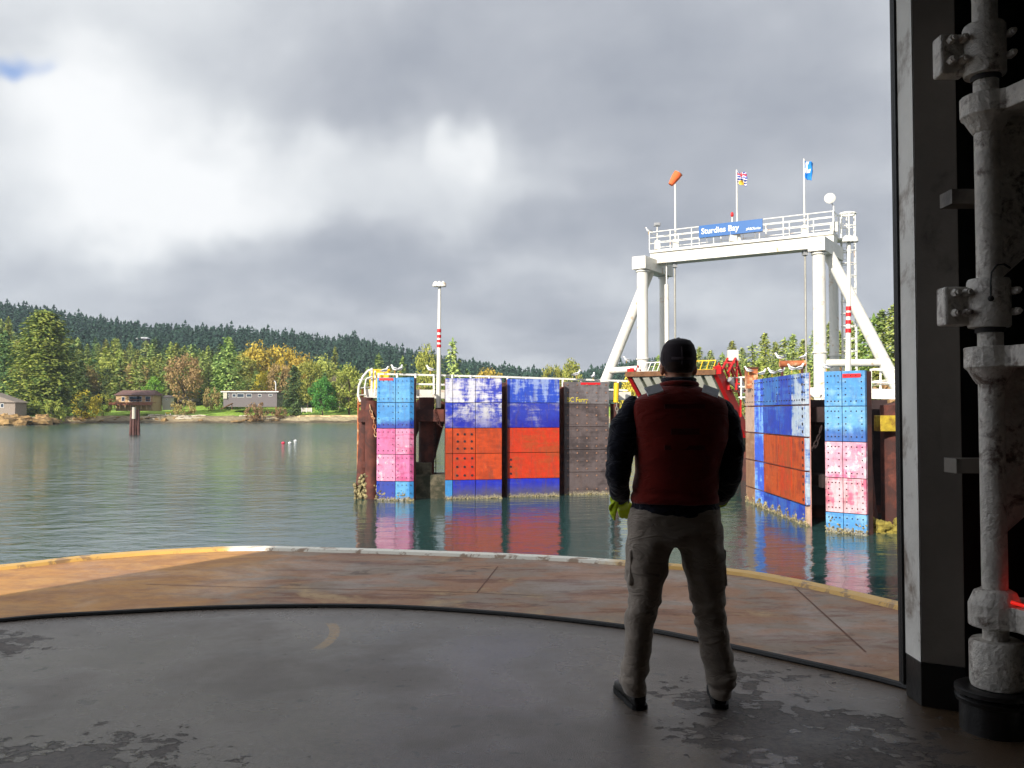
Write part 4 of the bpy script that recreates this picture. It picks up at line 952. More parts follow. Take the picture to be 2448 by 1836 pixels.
def bcflag(f, g):
    if g > .62:
        if abs(f - .5) < .08 or abs(g - .8) < .05: return 0
        if abs(f - .5) < .14 or abs(abs(f - .5) * .4 - abs(g - .8)) < .03: return 1
        return 2
    if (f - .5) ** 2 + ((g - .12) * 1.1) ** 2 < .09: return 3
    return 2 if math.sin(g * 34 + math.sin(f * 9) * 1.2) > 0 else 1
def blueflag(f, g):
    if g > .33 and abs(f - .28 - .25 * (g - .6)) < .12: return 1
    if abs(g - .45) < .09 and f < .7: return 1
    return 4
flag('provincial_flag', 'small red, white and blue flag with a gold sun on the middle pole', 1768, 406, 24, 30, bcflag, 1)
flag('house_flag', 'blue flag with a white mark on the tallest gantry pole', 1930, 380, 24, 42, blueflag, 3, taper=.7)
t, tp, s_ = pole_thing('radar_dish', 'round white dish on the right end of the gantry rail', 'dish', 1992, 492, .035, s=BL - .05, o=.3)
c = at(1984, 474, tp.y - .1); b = MB(); b.lathe(c, [(.001, .09), (.15, .075), (.26, .02), (.285, 0), (.27, -.03), (.1, -.07), (.02, -.08)], axis=(-.35, -1, .12), n=24); b.build('dish', M['white'], t, smooth=True)
b = MB(); b.tube(tp - Vector((0, 0, .05)), c + Vector((0, .06, 0)), .025, n=6); b.build('dish_arm', M['grey'], t)
t, tp, s_ = pole_thing('beacon_light', 'red beacon lamp on a short pole above the blue sign', 'beacon', 1759, 518, .03, o=.0)
b = MB(); b.lathe(tp, [(.06, 0), (.085, .05), (.085, .18), (.05, .24), (.01, .26)], n=12); b.build('lens', M['band'], t, smooth=True)
t, tp, s_ = pole_thing('flood_lamp', 'small floodlight on a short pole at the left end of the gantry', 'lamp', 1571, 540, .03, s=.45, o=.0)
b = MB(); b.box(tp + Vector((0, 0, .08)), (.36, .22, .2)); b.box(tp + Vector((0, -.12, .08)), (.3, .04, .15)); b.build('lamp_head', M['grey'], t, bevel=.02)

# ------------------------------------------------------------------ raised ramp
rp = thing('loading_ramp', 'raised ferry loading ramp with ribbed white underside and red side frames', 'ramp', Vector((10, 47, 4)))
LL, LRt, HR, HL = Vector((6.3, 46, 5.62)), Vector((10.06, 43.5, 5.62)), Vector((12.3, 46.5, 2.35)), Vector((8.54, 49.0, 2.35))
rn = (HR - LRt).cross(LL - LRt).normalized(); rn = rn if rn.z > 0 else -rn
def RP(f, g, h=0): # f across (0 left, 1 right), g along (0 lip, 1 hinge)
    return LL.lerp(LRt, f).lerp(HL.lerp(HR, f), g) + rn * h
M['ribwhite'] = simple('ramp_underside_white', (.72, .70, .60), .6, var=.15, scale=2, dirt=(120, 100, 70), dirt_amt=.3)
M['ribdark'] = simple('ramp_underside_shadow', (96, 100, 84), .7, var=.2)
b = MB(); b.hexa([RP(0, 0, 0), RP(1, 0, 0), RP(1, 1, 0), RP(0, 1, 0), RP(0, 0, .18), RP(1, 0, .18), RP(1, 1, .18), RP(0, 1, .18)]); b.build('ramp_plate', M['ribdark'], rp)
for k in range(8):
    f = .06 + .88 * k / 7; b = MB(); b.beam(RP(f, .02, -.05), RP(f, 1, -.05), .38, .10); b.build('rib', M['ribwhite'] , rp)
b = MB(); b.beam(RP(-.06, -.012, .02), RP(1.04, -.012, .02), .2, .26); b.build('lip_timber', M['wood'], rp)
for f in (-.03, 1.03):
    b = MB(); b.beam(RP(f, .0, .24), RP(f, 1, .24), .22, .60); b.build('side_girder', M['red'], rp)
    b = MB(); b.box(RP(f, .01, .25), (.32, .4, .40)); b.build('corner_block', M['red'], rp)
for f, g0 in ((0, .0), (1, .0)):
    b = MB()
    for z in (.45, .95): b.beam(RP(f, .05, z), RP(f, .75, z), .05, .05)
    for k in range(8): b.beam(RP(f, .05 + .1 * k, .1), RP(f, .05 + .1 * k, .97), .04, .04)
    b.build('side_rail', M['red'], rp)
b = MB()
for z in (.35, 1.0): b.beam(RP(.44, .02, z), RP(.97, .02, z), .05, .05)
for k in range(8): b.beam(RP(.44 + .076 * k, .02, .3), RP(.44 + .076 * k, .02, 1.02), .04, .04)
b.build('yellow_gate', M['yellow'], rp)
b = MB()
for z in (.35, 1.0): b.beam(RP(.06, .02, z), RP(.30, .02, z), .05, .05)
for k in range(5): b.beam(RP(.06 + .06 * k, .02, .3), RP(.06 + .06 * k, .02, 1.02), .04, .04)
b.build('white_gate', M['whiterail'], rp)
b = MB()
for e in (1.06, 1.15):
    b.beam(RP(e, .04, .2), RP(e, .10, 1.5), .10, .10); b.beam(RP(e, .30, .2), RP(e, .14, 1.5), .10, .10); b.beam(RP(e, .12, 1.45), RP(e, .60, 1.0), .09, .09); b.beam(RP(e, .60, 1.0), RP(e, .72, .2), .09, .09); b.beam(RP(e, .06, .8), RP(e, .30, .8), .07, .07); b.beam(RP(e, .30, .25), RP(e, .52, 1.05), .06, .06)
for g_ in (.08, .16, .40, .60): b.beam(RP(1.04, g_, 1.1), RP(1.17, g_, 1.1), .07, .07)
b.build('hoist_frame', M['red'], rp)
b = MB(); b.tube(RP(1.09, .20, .5), RP(1.14, .44, .75), .14, n=10); b.build('hoist_motor', M['grey'], rp, smooth=True)
b = MB(); b.box(RP(1.10, .11, 1.75), (.5, .4, .55)); b.build('hoist_cap', M['white'], rp, bevel=.02)
b = MB()
for e in (-.2, .2): b.beam(RP(1.16, .22, .7) + Vector((e, 0, 0)), RP(1.20, .95, .6) + Vector((e, 0, 0)), .05, .08)
for k in range(14):
    q = RP(1.16, .22, .7).lerp(RP(1.20, .95, .6), k / 13); b.beam(q - Vector((.2, 0, 0)), q + Vector((.2, 0, 0)), .04, .04)
b.build('side_stair', M['grey'], rp)
# trestle behind the ramp
tr = thing('approach_trestle', 'dark steel and concrete approach trestle running from the ramp to the shore', 'trestle', (14, 56, 0))
td = Vector((.42, .91, 0)).normalized(); tl, tr2 = HL - td * .0, HR; e_ = td * 75
b = MB(); b.hexa([tl + Vector((0, 0, -.5)), tr2 + Vector((0, 0, -.5)), tr2 + e_ + Vector((0, 0, -.5)), tl + e_ + Vector((0, 0, -.5)), tl, tr2, tr2 + e_, tl + e_]); b.build('deck', M['concrete'], tr)
for k in range(7):
    for q in (tl, tr2):
        c = q + td * (1 + k * 11); b = MB(); b.tube((c.x, c.y, -2), (c.x, c.y, 2), .3, n=10); b.build('pile', M['rust'], tr, smooth=True)
b = MB()
for q in (tl, tr2):
    for z in (.5, 1.0): b.beam(q + Vector((0, 0, z)), q + e_ + Vector((0, 0, z)), .06, .06)
    for k in range(20): b.beam(q + td * k * 3.9, q + td * k * 3.9 + Vector((0, 0, 1)), .06, .06)
b.build('railing', M['whiterail'], tr)

# ------------------------------------------------------------------ right dolphin
dr = thing('berth_dolphin', 'dark rusty pile dolphin behind the right fenders', 'dolphin', (11.5, 29.5, 0))
for (x, y, r_, lx, ly) in [(10.6, 33.5, .3, 0, 0), (10.5, 30.2, .32, .6, 1), (12.2, 28.0, .34, 0, 0), (11.3, 28.5, .3, .9, .6), (13.0, 29.0, .3, 1.6, 1.2), (13.6, 27.6, .27, 1.6, .2), (12.4, 31.5, .3, 1.8, 1), (11.0, 27.3, .26, .5, .5), (14.5, 30.5, .3, .5, .5), (11.6, 30.6, .34, 0, 0)]:
    b = MB(); b.tube((x + lx, y + ly, -2), (x - lx * .25, y, 3.9), r_, r_, 14); b.build('pile', M['rust'], dr, smooth=True)
for (p, q, wd, ht) in [((10.3, 28.6, 3.6), (10.6, 35.5, 3.6), .5, .5), ((10.2, 29.2, 3.5), (14.5, 28.4, 3.5), .5, .55), ((10.0, 31.5, 3.6), (14.8, 31.0, 3.6), .5, .5), ((10.3, 28.6, 1.4), (10.6, 35.5, 1.4), .3, .4)]:
    b = MB(); b.beam(p, q, wd, ht); b.build('cross_beam', M['darksteel'], dr)
b = MB(); b.box((11.6, 31.4, 2.3), (2.6, 3.0, 3.6)); b.build('core_casing', M['darksteel'], dr)
b = MB(); p = at(2120, 1012, 27.6); b.box(p, (.62, .5, .5)); b.build('yellow_bracket', M['yellowold'], dr, bevel=.02)
b = MB(); c = at(2128, 1262, 26.8); rr = random.Random(4)
for k in range(120): b.ball((c.x + rr.uniform(-.45, .8), c.y + rr.uniform(-.3, .5), rr.uniform(-.2, .35) * rr.uniform(.3, 1)), rr.uniform(.06, .15), 7)
tag(b.build('weed_crust', M['weed'], dr), kind='stuff')
chain([at(1965, 1015, 28.0), at(1935, 1080, 28.4)], .07, 'darksteel', dr, .2); chain([at(2085, 1040, 26.9), at(2078, 1120, 26.9)], .07, 'darksteel', dr, .1)
wk2 = thing('dock_walkway', 'white railed walkway at the foot of the right gantry leg', 'walkway', at(2110, 945, 31))
b = MB(); b.beam(at(1930, 938, 32), at(2230, 945, 30), .8, .35); b.build('deck_beam', M['white'], wk2)
b = MB()
for py in (884, 914):
    b.tube(at(2080, py, 31), at(2240, py + 2, 30), .035, n=6)
for py in (876, 905, 915): b.tube(at(2085, py + 6, 31.2), at(2240, py - 4, 30), .015, n=5)
b.build('rail', M['whiterail'], wk2)
for px in (2082, 2105, 2150, 2190):
    b = MB(); b.tube(at(px, 882, 31), at(px, 938, 31), .04, n=6); b.build('rail_post', M['whiterail'], wk2)
for px in (1772, 1784):
    b = MB(); b.tube(at(px, 900, 38.5), at(px, 955, 38.5), .04, n=6); b.build('rail_post', M['whiterail'], wk2)
b = MB()
for py in (902, 925, 950): b.tube(at(1766, py, 38.5), at(1800, py, 38.5), .04, n=6)
b.build('rail', M['whiterail'], wk2)
lg = thing('timber_baulk', 'short rust brown timber baulk across the top of the berth wall', 'timber', at(1895, 870, 31)); b = MB(); b.tube(at(1864, 870, 31), at(1925, 869, 31), .12, n=10); b.build('baulk', M['rustlight'], lg, smooth=True)
for px in (1870, 1918):
    b = MB(); b.tube(at(px, 871, 31), at(px, 905, 31), .05, n=8); b.build('post', M['rust'], lg)
lg = thing('wooden_post', 'square orange brown timber post at the far end of the blue berth wall', 'post', at(1797, 900, 35)); b = MB(); b.box(at(1796, 905, 35), (.42, .4, .8)); b.build('post', M['rustlight'], lg)
b = MB(); b.box(at(1796, 905, 35) + Vector((0, 0, .42)), (.48, .46, .06)); b.build('post_cap', M['rust'], lg)
yp = thing('yellow_bollard', 'yellow post with chain just right of the black fender', 'post', at(1470, 960, 39.5)); b = MB(); b.tube(at(1472, 962, 39.5), at(1474, 915, 39.5), .12, n=12); b.build('post', M['yellow'], yp, smooth=True)
chain([at(1474, 965, 39.3), at(1476, 1000, 39.3)], .06, 'cable', yp)

# ------------------------------------------------------------------ gulls
M['gullw'] = simple('white_feathers', (.78, .78, .78), .7, var=.05); M['gullg'] = simple('grey_feathers', (130, 134, 142), .7, var=.1); M['bill'] = simple('yellow_bill', (220, 170, 50), .5)
def gull0():
    g = thing('seagull', 'gull', 'bird'); b = MB()
    b.poly([(-.24, 0, .20), (-.16, 0, .22), (-.05, 0, .23), (.07, 0, .26), (.13, 0, .33), (.155, 0, .39), (.18, 0, .43), (.215, 0, .435), (.24, 0, .43)], [.012, .045, .085, .085, .055, .042, .048, .038, .012], 10); b.build('body', M['gullw'], g, local=True, smooth=True)
    for s in (-1, 1):
        b = MB(); b.poly([(.08, s * .07, .29), (-.02, s * .085, .27), (-.16, s * .05, .235), (-.30, s * .015, .20)], [.03, .055, .04, .008], 8, flat=.5); b.build('wing', M['gullg'], g, local=True, smooth=True)
        b = MB(); b.tube((0, s * .03, .16), (.01, s * .03, 0), .009, n=5); b.build('leg', M['bill'], g, local=True)
    b = MB(); b.tube((.235, 0, .43), (.285, 0, .42), .013, .004, 6); b.build('beak', M['bill'], g, local=True)
    return g
G0 = gull0(); gc = 0
for (px, py, Y, rz, lb) in [(919, 897, 37.9, .3, 'gull on the dock railing above the yellow box, leftmost of four'), (944, 893, 38.0, 2.8, 'gull on the railing, second of the four left of the mast'), (957, 893, 38.0, 1.2, 'gull on the railing, third of the four left of the mast'), (1029, 894, 38.1, 3.0, 'gull on the railing just left of the light mast'),
    (1378, 905, 39.6, 0, 'gull on the railing above the left edge of the black fender'), (1418, 910, 39.9, 1.2, 'gull on the railing above the red mark of the black fender'), (1498, 868, 50.5, 3.0, 'gull on the left tie tube of the gantry'), (1551, 560, 50.4, 3.3, 'gull perched at the left end of the gantry top'),
    (1864, 866, 31, 2.9, 'gull at the left end of the rusty timber baulk'), (1920, 866, 31, .4, 'gull at the right end of the rusty timber baulk'), (1893, 893, 30, 2.2, 'gull facing the camera on the blue berth wall'), (1912, 892, 29.5, .2, 'grey backed gull right of the facing gull on the berth wall'),
    (1790, 896, 34.6, 3.0, 'gull beside the timber post on the berth wall'), (1822, 903, 33, .2, 'gull sitting low on the far part of the berth wall'), (1846, 901, 32, 3.0, 'gull sitting at the middle of the berth wall top'), (1868, 898, 31, .2, 'gull sitting left of the standing gulls on the berth wall'), (1976, 890, 27, 3.0, 'gull on the left corner of the right pink fender')]:
    p = at(px, py, Y)
    if gc == 0: G0.location = p; G0.rotation_euler = (0, 0, rz); G0['label'] = lb; G0['group'] = 'gulls resting on the dock'; G0.scale = (.85,) * 3; gc = 1
    else: copy_tree(G0, p, rz, .85 if Y > 36 else .74, lb, 'gulls resting on the dock')

# ------------------------------------------------------------------ the ferry we stand on
fe = thing('car_ferry', 'car ferry whose open bow deck and dark doorway the photo is taken from', 'ferry', (0, 3, DECK))
def catmull(pts, n=10):
    P_ = [Vector((*p, 0)) for p in pts]; P_ = [2 * P_[0] - P_[1]] + P_ + [2 * P_[-1] - P_[-2]]; o = []
    for i in range(1, len(P_) - 2):
        for k in range(n):
            t = k / n; a, b_, c, d = P_[i - 1:i + 3]
            o.append(.5 * ((2 * b_) + (c - a) * t + (2 * a - 5 * b_ + 4 * c - d) * t * t + (3 * b_ - a - 3 * c + d) * t ** 3))
    o.append(P_[-2]); return o
OUT = [atz(px, py, DECK + .02).xy for px, py in [(0, 1358), (200, 1335), (400, 1320), (600, 1312), (800, 1316), (1000, 1322), (1300, 1334), (1500, 1347), (1740, 1366), (1905, 1392), (2145, 1446)]]
OUT = [(-9.0, 2.5), (-8.2, 4.6), (-7.0, 6.3), (-5.9, 7.5)] + [tuple(p) for p in OUT] + [(3.35, 5.6), (3.6, 4.2)]
INN = [atz(px, py, DECK).xy for px, py in [(0, 1487), (270, 1468), (550, 1455), (900, 1453), (1205, 1471), (1499, 1503), (1668, 1533), (1905, 1584), (2145, 1640)]]
INN = [(-7.0, 3.2), (-6.0, 4.3), (-4.8, 5.35)] + [tuple(p) for p in INN] + [(2.35, 4.2), (2.5, 3.6)]
oc, ic = catmull(OUT), catmull(INN)
def resample(c, n):
    L_ = [0]; 
    for i in range(1, len(c)): L_.append(L_[-1] + (c[i] - c[i - 1]).length)
    o = []
    for k in range(n):
        d = L_[-1] * k / (n - 1); i = max(1, min(len(L_) - 1, int(np.searchsorted(L_, d)))); f = (d - L_[i - 1]) / max(1e-6, L_[i] - L_[i - 1]); o.append(c[i - 1].lerp(c[i], f))
    return o
NN = 90; oc, ic = resample(oc, NN), resample(ic, NN)

def deck_outer_mat():
    m, t, b = newmat('rusty_bow_deck_paint'); g = t.node('ShaderNodeTexCoord').outputs['Object']
    st = t.vmath('MULTIPLY', g, (.75, 1.25, 1)); st2 = t.vmath('MULTIPLY', g, (.45, 1.7, 1))
    n1 = t.noise(st, 1.5, 8, .66, .6); n2 = t.noise(g, .9, 7, .66, .5, w=2); n3 = t.noise(g, 22, 6, .75); n4 = t.noise(st2, 2.0, 8, .7, .3); n5 = t.noise(st, 3.4, 7, .7, .4, w=6)
    c = t.mix(t.rng(n1, .43, .57), (.33, .165, .085), (.27, .195, .14))
    c = t.mix(t.rng(n4, .50, .62, 0, .9), c, (.19, .075, .035))
    c = t.mix(t.rng(n2, .55, .66, 0, .9), c, (.46, .31, .16))
    c = t.mix(t.rng(n5, .56, .66, 0, .75), c, (.10, .055, .035))
    c = t.mix(t.rng(t.noise(st, 5, 6, .7, .3, w=9), .62, .70, 0, .45), c, (.40, .33, .27))
    c = t.mix(t.rng(n3, .58, .70, 0, .6), c, (.07, .04, .028))
    s_ = t.node('ShaderNodeSeparateXYZ'); t.link(g, s_.inputs[0])
    px_ = t.math('MULTIPLY_ADD', t.math('SUBTRACT', n1, .5), 1.6, c=s_.outputs[0])
    c = t.mix(t.math('MULTIPLY', t.rng(px_, -2.9, -1.8, 1, 0), .72), c, t.mix(t.rng(n5, .4, .6), (.62, .30, .07), (.42, .19, .06)))  # left end turned brighter orange: the sunlit zone put into the colour
    t.put(b.inputs['Base Color'], c); t.put(b.inputs['Roughness'], t.math('ADD', t.rng(n2, .38, .6, .38, .72), t.rng(n3, .3, .7, -.05, .1, 'LINEAR')))
    bn = t.node('ShaderNodeBump'); bn.inputs['Strength'].default_value = .5; bn.inputs['Distance'].default_value = .006
    t.link(t.math('ADD', n3, t.math('MULTIPLY', n4, 1.5)), bn.inputs['Height']); t.link(bn.outputs[0], b.inputs['Normal'])
    return m
def deck_inner_mat():
    m, t, b = newmat('grey_car_deck_paint'); g = t.node('ShaderNodeTexCoord').outputs['Object']
    n1 = t.noise(g, .8, 5, .55, .2); n3 = t.noise(g, 30, 6, .75); nm = t.noise(g, 1.3, 4, .6, w=8)
    gs = t.vmath('MULTIPLY', g, (1, 1.15, 1)); nf = t.noise(gs, 7.5, 8, .66, .25); ng = t.noise(gs, 2.4, 6, .62, .2, w=4)
    def blob(x, y, rx, ry, wgt):
        d = t.vmath('MULTIPLY', t.vmath('SUBTRACT', g, (x, y - 3, 0)), (1 / rx, 1 / ry, 0)); return t.rng(t.vmath('LENGTH', d), 0, 1, wgt, 0)
    area = blob(-2.0, 3.55, 1.5, .95, .27)
    for q in [(1.35, 3.95, 1.15, 1.1, .26), (.1, 3.3, 1.0, .32, .20), (-3.3, 5.6, .8, .9, .20), (1.5, 5.0, 1.2, .6, .12), (-.7, 3.25, .5, .25, .15), (.9, 4.6, .5, .4, .12)]: area = t.math('ADD', area, blob(*q))
    k = t.math('ADD', t.math('ADD', t.math('MULTIPLY', nf, .75), t.math('MULTIPLY', ng, .30)), t.math('MULTIPLY_ADD', t.math('SUBTRACT', nm, .5), .35, c=area))
    flake = t.rng(k, .695, .715)
    c = t.mix(t.rng(n1, .35, .65), (.105, .080, .062), (.180, .150, .128))
    right = t.node('ShaderNodeSeparateXYZ'); t.link(g, right.inputs[0])
    rs = t.math('MULTIPLY', t.rng(t.math('ADD', right.outputs[0], t.math('MULTIPLY', n1, 1.2)), .7, 2.2), .75)
    c = t.mix(rs, c, (.095, .055, .026))
    c = t.mix(t.math('MULTIPLY', t.rng(nm, .45, .68), .6), c, (.10, .075, .058))
    c = t.mix(t.rng(t.noise(t.vmath('MULTIPLY', g, (.6, 2.2, 1)), 1.5, 6, .65, .3, w=22), .5, .7, 0, .5), c, (.09, .075, .065))
    c = t.mix(t.math('MULTIPLY', flake, .9), c, t.mix(t.rng(n3, .4, .6), (.035, .024, .019), (.085, .060, .046)))
    for sc, w_, lo, hi, col, am in ((9, 5, .655, .69, (.035, .028, .026), .7), (26, 6, .665, .70, (.03, .026, .024), .7), (48, 7, .67, .71, (.04, .035, .03), .6)):
        c = t.mix(t.math('MULTIPLY', t.rng(t.noise(g, sc, 2, .5, .2, w=w_), lo, hi), am), c, col)
    c = t.mix(t.math('MULTIPLY', t.rng(t.noise(t.vmath('MULTIPLY', g, (1, 1.6, 1)), 9, 2, .4, .2, w=12), .76, .78), .7), c, (.45, .43, .43))
    # short dark scuffs, and one curved rubbed streak of ochre paint
    sc_ = t.noise(t.vmath('MULTIPLY', g, (3, 22, 1)), 1.6, 2, .5, .3, w=3); c = t.mix(t.math('MULTIPLY', t.rng(sc_, .74, .77), .6), c, (.05, .045, .045))
    dd = t.vmath('LENGTH', t.vmath('MULTIPLY', t.vmath('SUBTRACT', g, (-2.10, 2.75, 0)), (1, 1, 0)))
    ring = t.math('MULTIPLY', t.rng(t.math('ABSOLUTE', t.math('SUBTRACT', dd, .92)), .030, .040, 1, 0), t.math('MULTIPLY', t.rng(right.outputs[1], 2.45, 2.55), t.rng(right.outputs[1], 3.13, 3.16, 1, 0)))
    ring = t.math('MULTIPLY', ring, t.rng(right.outputs[0], -1.5, -1.45))
    c = t.mix(t.math('MULTIPLY', ring, t.rng(n3, .35, .55, .35, .9)), c, (.36, .22, .09))
    t.put(b.inputs['Base Color'], t.vmath('SCALE', c, t.rng(n3, .3, .7, .82, 1.15, 'LINEAR')))
    t.put(b.inputs['Roughness'], t.math('ADD', t.rng(nm, .35, .65, .19, .42), t.math('MULTIPLY', flake, .25)))
    edge = t.rng(k, .685, .725, 1, 0)
    hgt = t.math('ADD', t.math('MULTIPLY', edge, 1.0), t.math('MULTIPLY', t.noise(g, 130, 3, .6), .35)); hgt = t.math('ADD', hgt, t.math('MULTIPLY', t.math('MULTIPLY', nf, area), 2.5))
    bn = t.node('ShaderNodeBump'); bn.inputs['Strength'].default_value = 1; bn.inputs['Distance'].default_value = .011
    t.link(hgt, bn.inputs['Height']); t.link(bn.outputs[0], b.inputs['Normal'])
    return m
# outer bow deck between the two curves, slightly proud of the inner deck
b = MB(); vs = []; K = 8
for i in range(NN):
    for k in range(K + 1): q = ic[i].lerp(oc[i], k / K); vs.append((q.x, q.y, DECK + .022))
fs = [(i * (K + 1) + k, (i + 1) * (K + 1) + k, (i + 1) * (K + 1) + k + 1, i * (K + 1) + k + 1) for i in range(NN - 1) for k in range(K)]
b.add(vs, [f[::-1] for f in fs]); b.build('bow_deck', deck_outer_mat(), fe)
b = MB(); poly = [(q.x, q.y) for q in ic][::-1] + [(-7.0, -22), (6, -22), (6, 3.0)]
b.add([(x, y, DECK) for x, y in poly], [tuple(range(len(poly)))])
o = b.build('car_deck', deck_inner_mat(), fe)
if o.data.polygons[0].normal.z < 0: o.data.flip_normals()
b = MB(); b.poly([Vector((q.x, q.y, DECK + .008)) for q in ic], .021, 8); b.build('rubber_strip', M['rubber'], fe, smooth=True)
# raised edge with worn white and yellow paint
def lip_mat():
    m, t, b_ = newmat('worn_edge_paint'); g = t.node('ShaderNodeTexCoord').outputs['Object']; s_ = t.node('ShaderNodeSeparateXYZ'); t.link(g, s_.inputs[0])
    x = t.math('MULTIPLY_ADD', t.math('SUBTRACT', t.noise(g, 3, 5, .6), .5), .8, c=s_.outputs[0])
    f = t.math('ADD', t.rng(x, -3.15, -2.95, 1, 0), t.rng(x, .85, 1.1)); c = t.mix(f, (.86, .82, .70), (.70, .42, .11))
    c = t.mix(t.rng(t.noise(t.vmath('MULTIPLY', g, (1, 1, 1)), 5, 7, .7, .5), .52, .60, 0, .85), c, (.30, .18, .10))
    t.put(b_.inputs['Base Color'], c); b_.inputs['Roughness'].default_value = .5; return m
b = MB(); vs = []; sec = [(-.15, .022), (-.13, .05), (-.02, .055), (0.0, .045), (.0, -.5)]
for i in range(NN):
    tg = (oc[min(i + 1, NN - 1)] - oc[max(i - 1, 0)]).normalized(); nr = Vector((-tg.y, tg.x, 0)); 
    if nr.y < 0 and abs(nr.y) > .2: nr = -nr
    if i < 12 and nr.x > 0: nr = -nr
    for (o_, z) in sec: vs.append((oc[i].x + nr.x * o_, oc[i].y + nr.y * o_, DECK + z))
n_ = len(sec); b.add(vs, [(i * n_ + k, i * n_ + k + 1, (i + 1) * n_ + k + 1, (i + 1) * n_ + k) for i in range(NN - 1) for k in range(n_ - 1)]); b.build('deck_edge', lip_mat(), fe)
M['hull'] = simple('hull_paint', (120, 118, 115), .6, var=.2, scale=1)
b = MB(); vs = [(q.x, q.y, z) for q in oc for z in (DECK - .02, -1)]; b.add(vs, [(2 * i, 2 * i + 1, 2 * i + 3, 2 * i + 2) for i in range(NN - 1)]); b.build('hull', M['hull'], fe)
# thin weld seams on the bow deck
M['seam'] = simple('rusty_seam', (104, 66, 50), .8, var=.4)
b = MB(); z = DECK + .0245
def strip(p, q, w_):
    p, q = Vector((*p, z)), Vector((*q, z)); sx = (q - p).cross(Vector((0, 0, 1))).normalized() * w_ / 2; b.add([p - sx, q - sx, q + sx, p + sx], [(0, 1, 2, 3)])
a_, c_ = atz(1190, 1355, DECK + .02).xy, atz(1140, 1418, DECK + .02).xy; strip(a_, c_, .010)
b.build('weld_seam', M['seam'], fe); b = MB()
prev = None
for px, py in [(350, 1398), (600, 1405), (900, 1411), (1140, 1418), (1300, 1426)]:
    q = atz(px, py, DECK + .02).xy
    if prev is not None: strip(prev, q, .008)
    prev = q
b.build('weld_seam', M['seam'], fe); b = MB()
strip(atz(1900, 1405, DECK + .02).xy, atz(2070, 1560, DECK + .02).xy, .012)
b.build('weld_seam', M['seam'], fe)

# superstructure: walls, deckhead (what shades the deck)
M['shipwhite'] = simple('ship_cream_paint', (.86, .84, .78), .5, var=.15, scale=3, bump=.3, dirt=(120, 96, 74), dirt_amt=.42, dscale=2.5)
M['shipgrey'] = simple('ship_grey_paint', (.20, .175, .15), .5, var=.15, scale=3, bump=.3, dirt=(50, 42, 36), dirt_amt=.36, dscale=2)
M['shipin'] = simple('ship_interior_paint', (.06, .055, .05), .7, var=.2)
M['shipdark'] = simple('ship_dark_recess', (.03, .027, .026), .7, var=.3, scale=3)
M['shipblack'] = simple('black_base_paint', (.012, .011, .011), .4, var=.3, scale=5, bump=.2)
def wallbox(nm, x0, x1, y0, y1, z0, z1, mt):
    b = MB(); b.box(((x0 + x1) / 2, (y0 + y1) / 2, (z0 + z1) / 2), (x1 - x0, y1 - y0, z1 - z0)); return b.build(nm, mt, fe)
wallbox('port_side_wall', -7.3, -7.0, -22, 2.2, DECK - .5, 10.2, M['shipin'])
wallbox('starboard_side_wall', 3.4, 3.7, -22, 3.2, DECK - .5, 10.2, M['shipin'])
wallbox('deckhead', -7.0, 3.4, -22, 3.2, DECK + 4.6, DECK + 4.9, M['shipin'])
wallbox('added_shade_lip', -1.2, 3.4, 3.2, 5.6, DECK + 4.6, DECK + 4.9, M['shipin'])  # unseen roof extension, added to shade the person from above
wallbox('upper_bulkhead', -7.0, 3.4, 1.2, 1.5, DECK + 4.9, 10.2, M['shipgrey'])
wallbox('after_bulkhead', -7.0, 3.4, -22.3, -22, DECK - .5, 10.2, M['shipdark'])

# door post: flange and web of the frame at the right
Z0, Z1 = DECK, DECK + 5.0
pA, pB, pC = (2.064, 4.605), (2.061, 4.43), (2.235, 4.33)
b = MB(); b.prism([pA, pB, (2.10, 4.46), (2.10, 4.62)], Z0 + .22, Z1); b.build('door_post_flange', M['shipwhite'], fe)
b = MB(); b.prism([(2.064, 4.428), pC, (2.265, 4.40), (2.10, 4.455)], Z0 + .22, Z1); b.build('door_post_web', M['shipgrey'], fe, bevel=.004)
b = MB(); b.prism([pA, pB, pC, (2.27, 4.42), (2.105, 4.62)], Z0, Z0 + .218); b.build('door_post_base', M['shipblack'], fe, bevel=.004)
b = MB(); b.prism([(2.056, 4.645), (2.056, 4.67), (2.09, 4.69), (2.095, 4.625), (2.066, 4.612)], Z0 + .05, Z1); b.prism([(2.0545, 4.615), (2.0535, 4.632), (2.062, 4.638), (2.0635, 4.610)], Z0 + .05, Z1); b.build('rubber_seal', M['rubber'], fe)
b = MB(); b.prism([(2.24, 4.44), (2.9, 4.75), (2.9, 4.85), (2.2, 4.6)], Z0 - .1, Z1); b.prism([(2.85, 4.8), (3.7, 4.8), (3.7, 3.1), (3.6, 3.1)], Z0 - .1, Z1); b.build('recess_wall', M['shipdark'], fe)
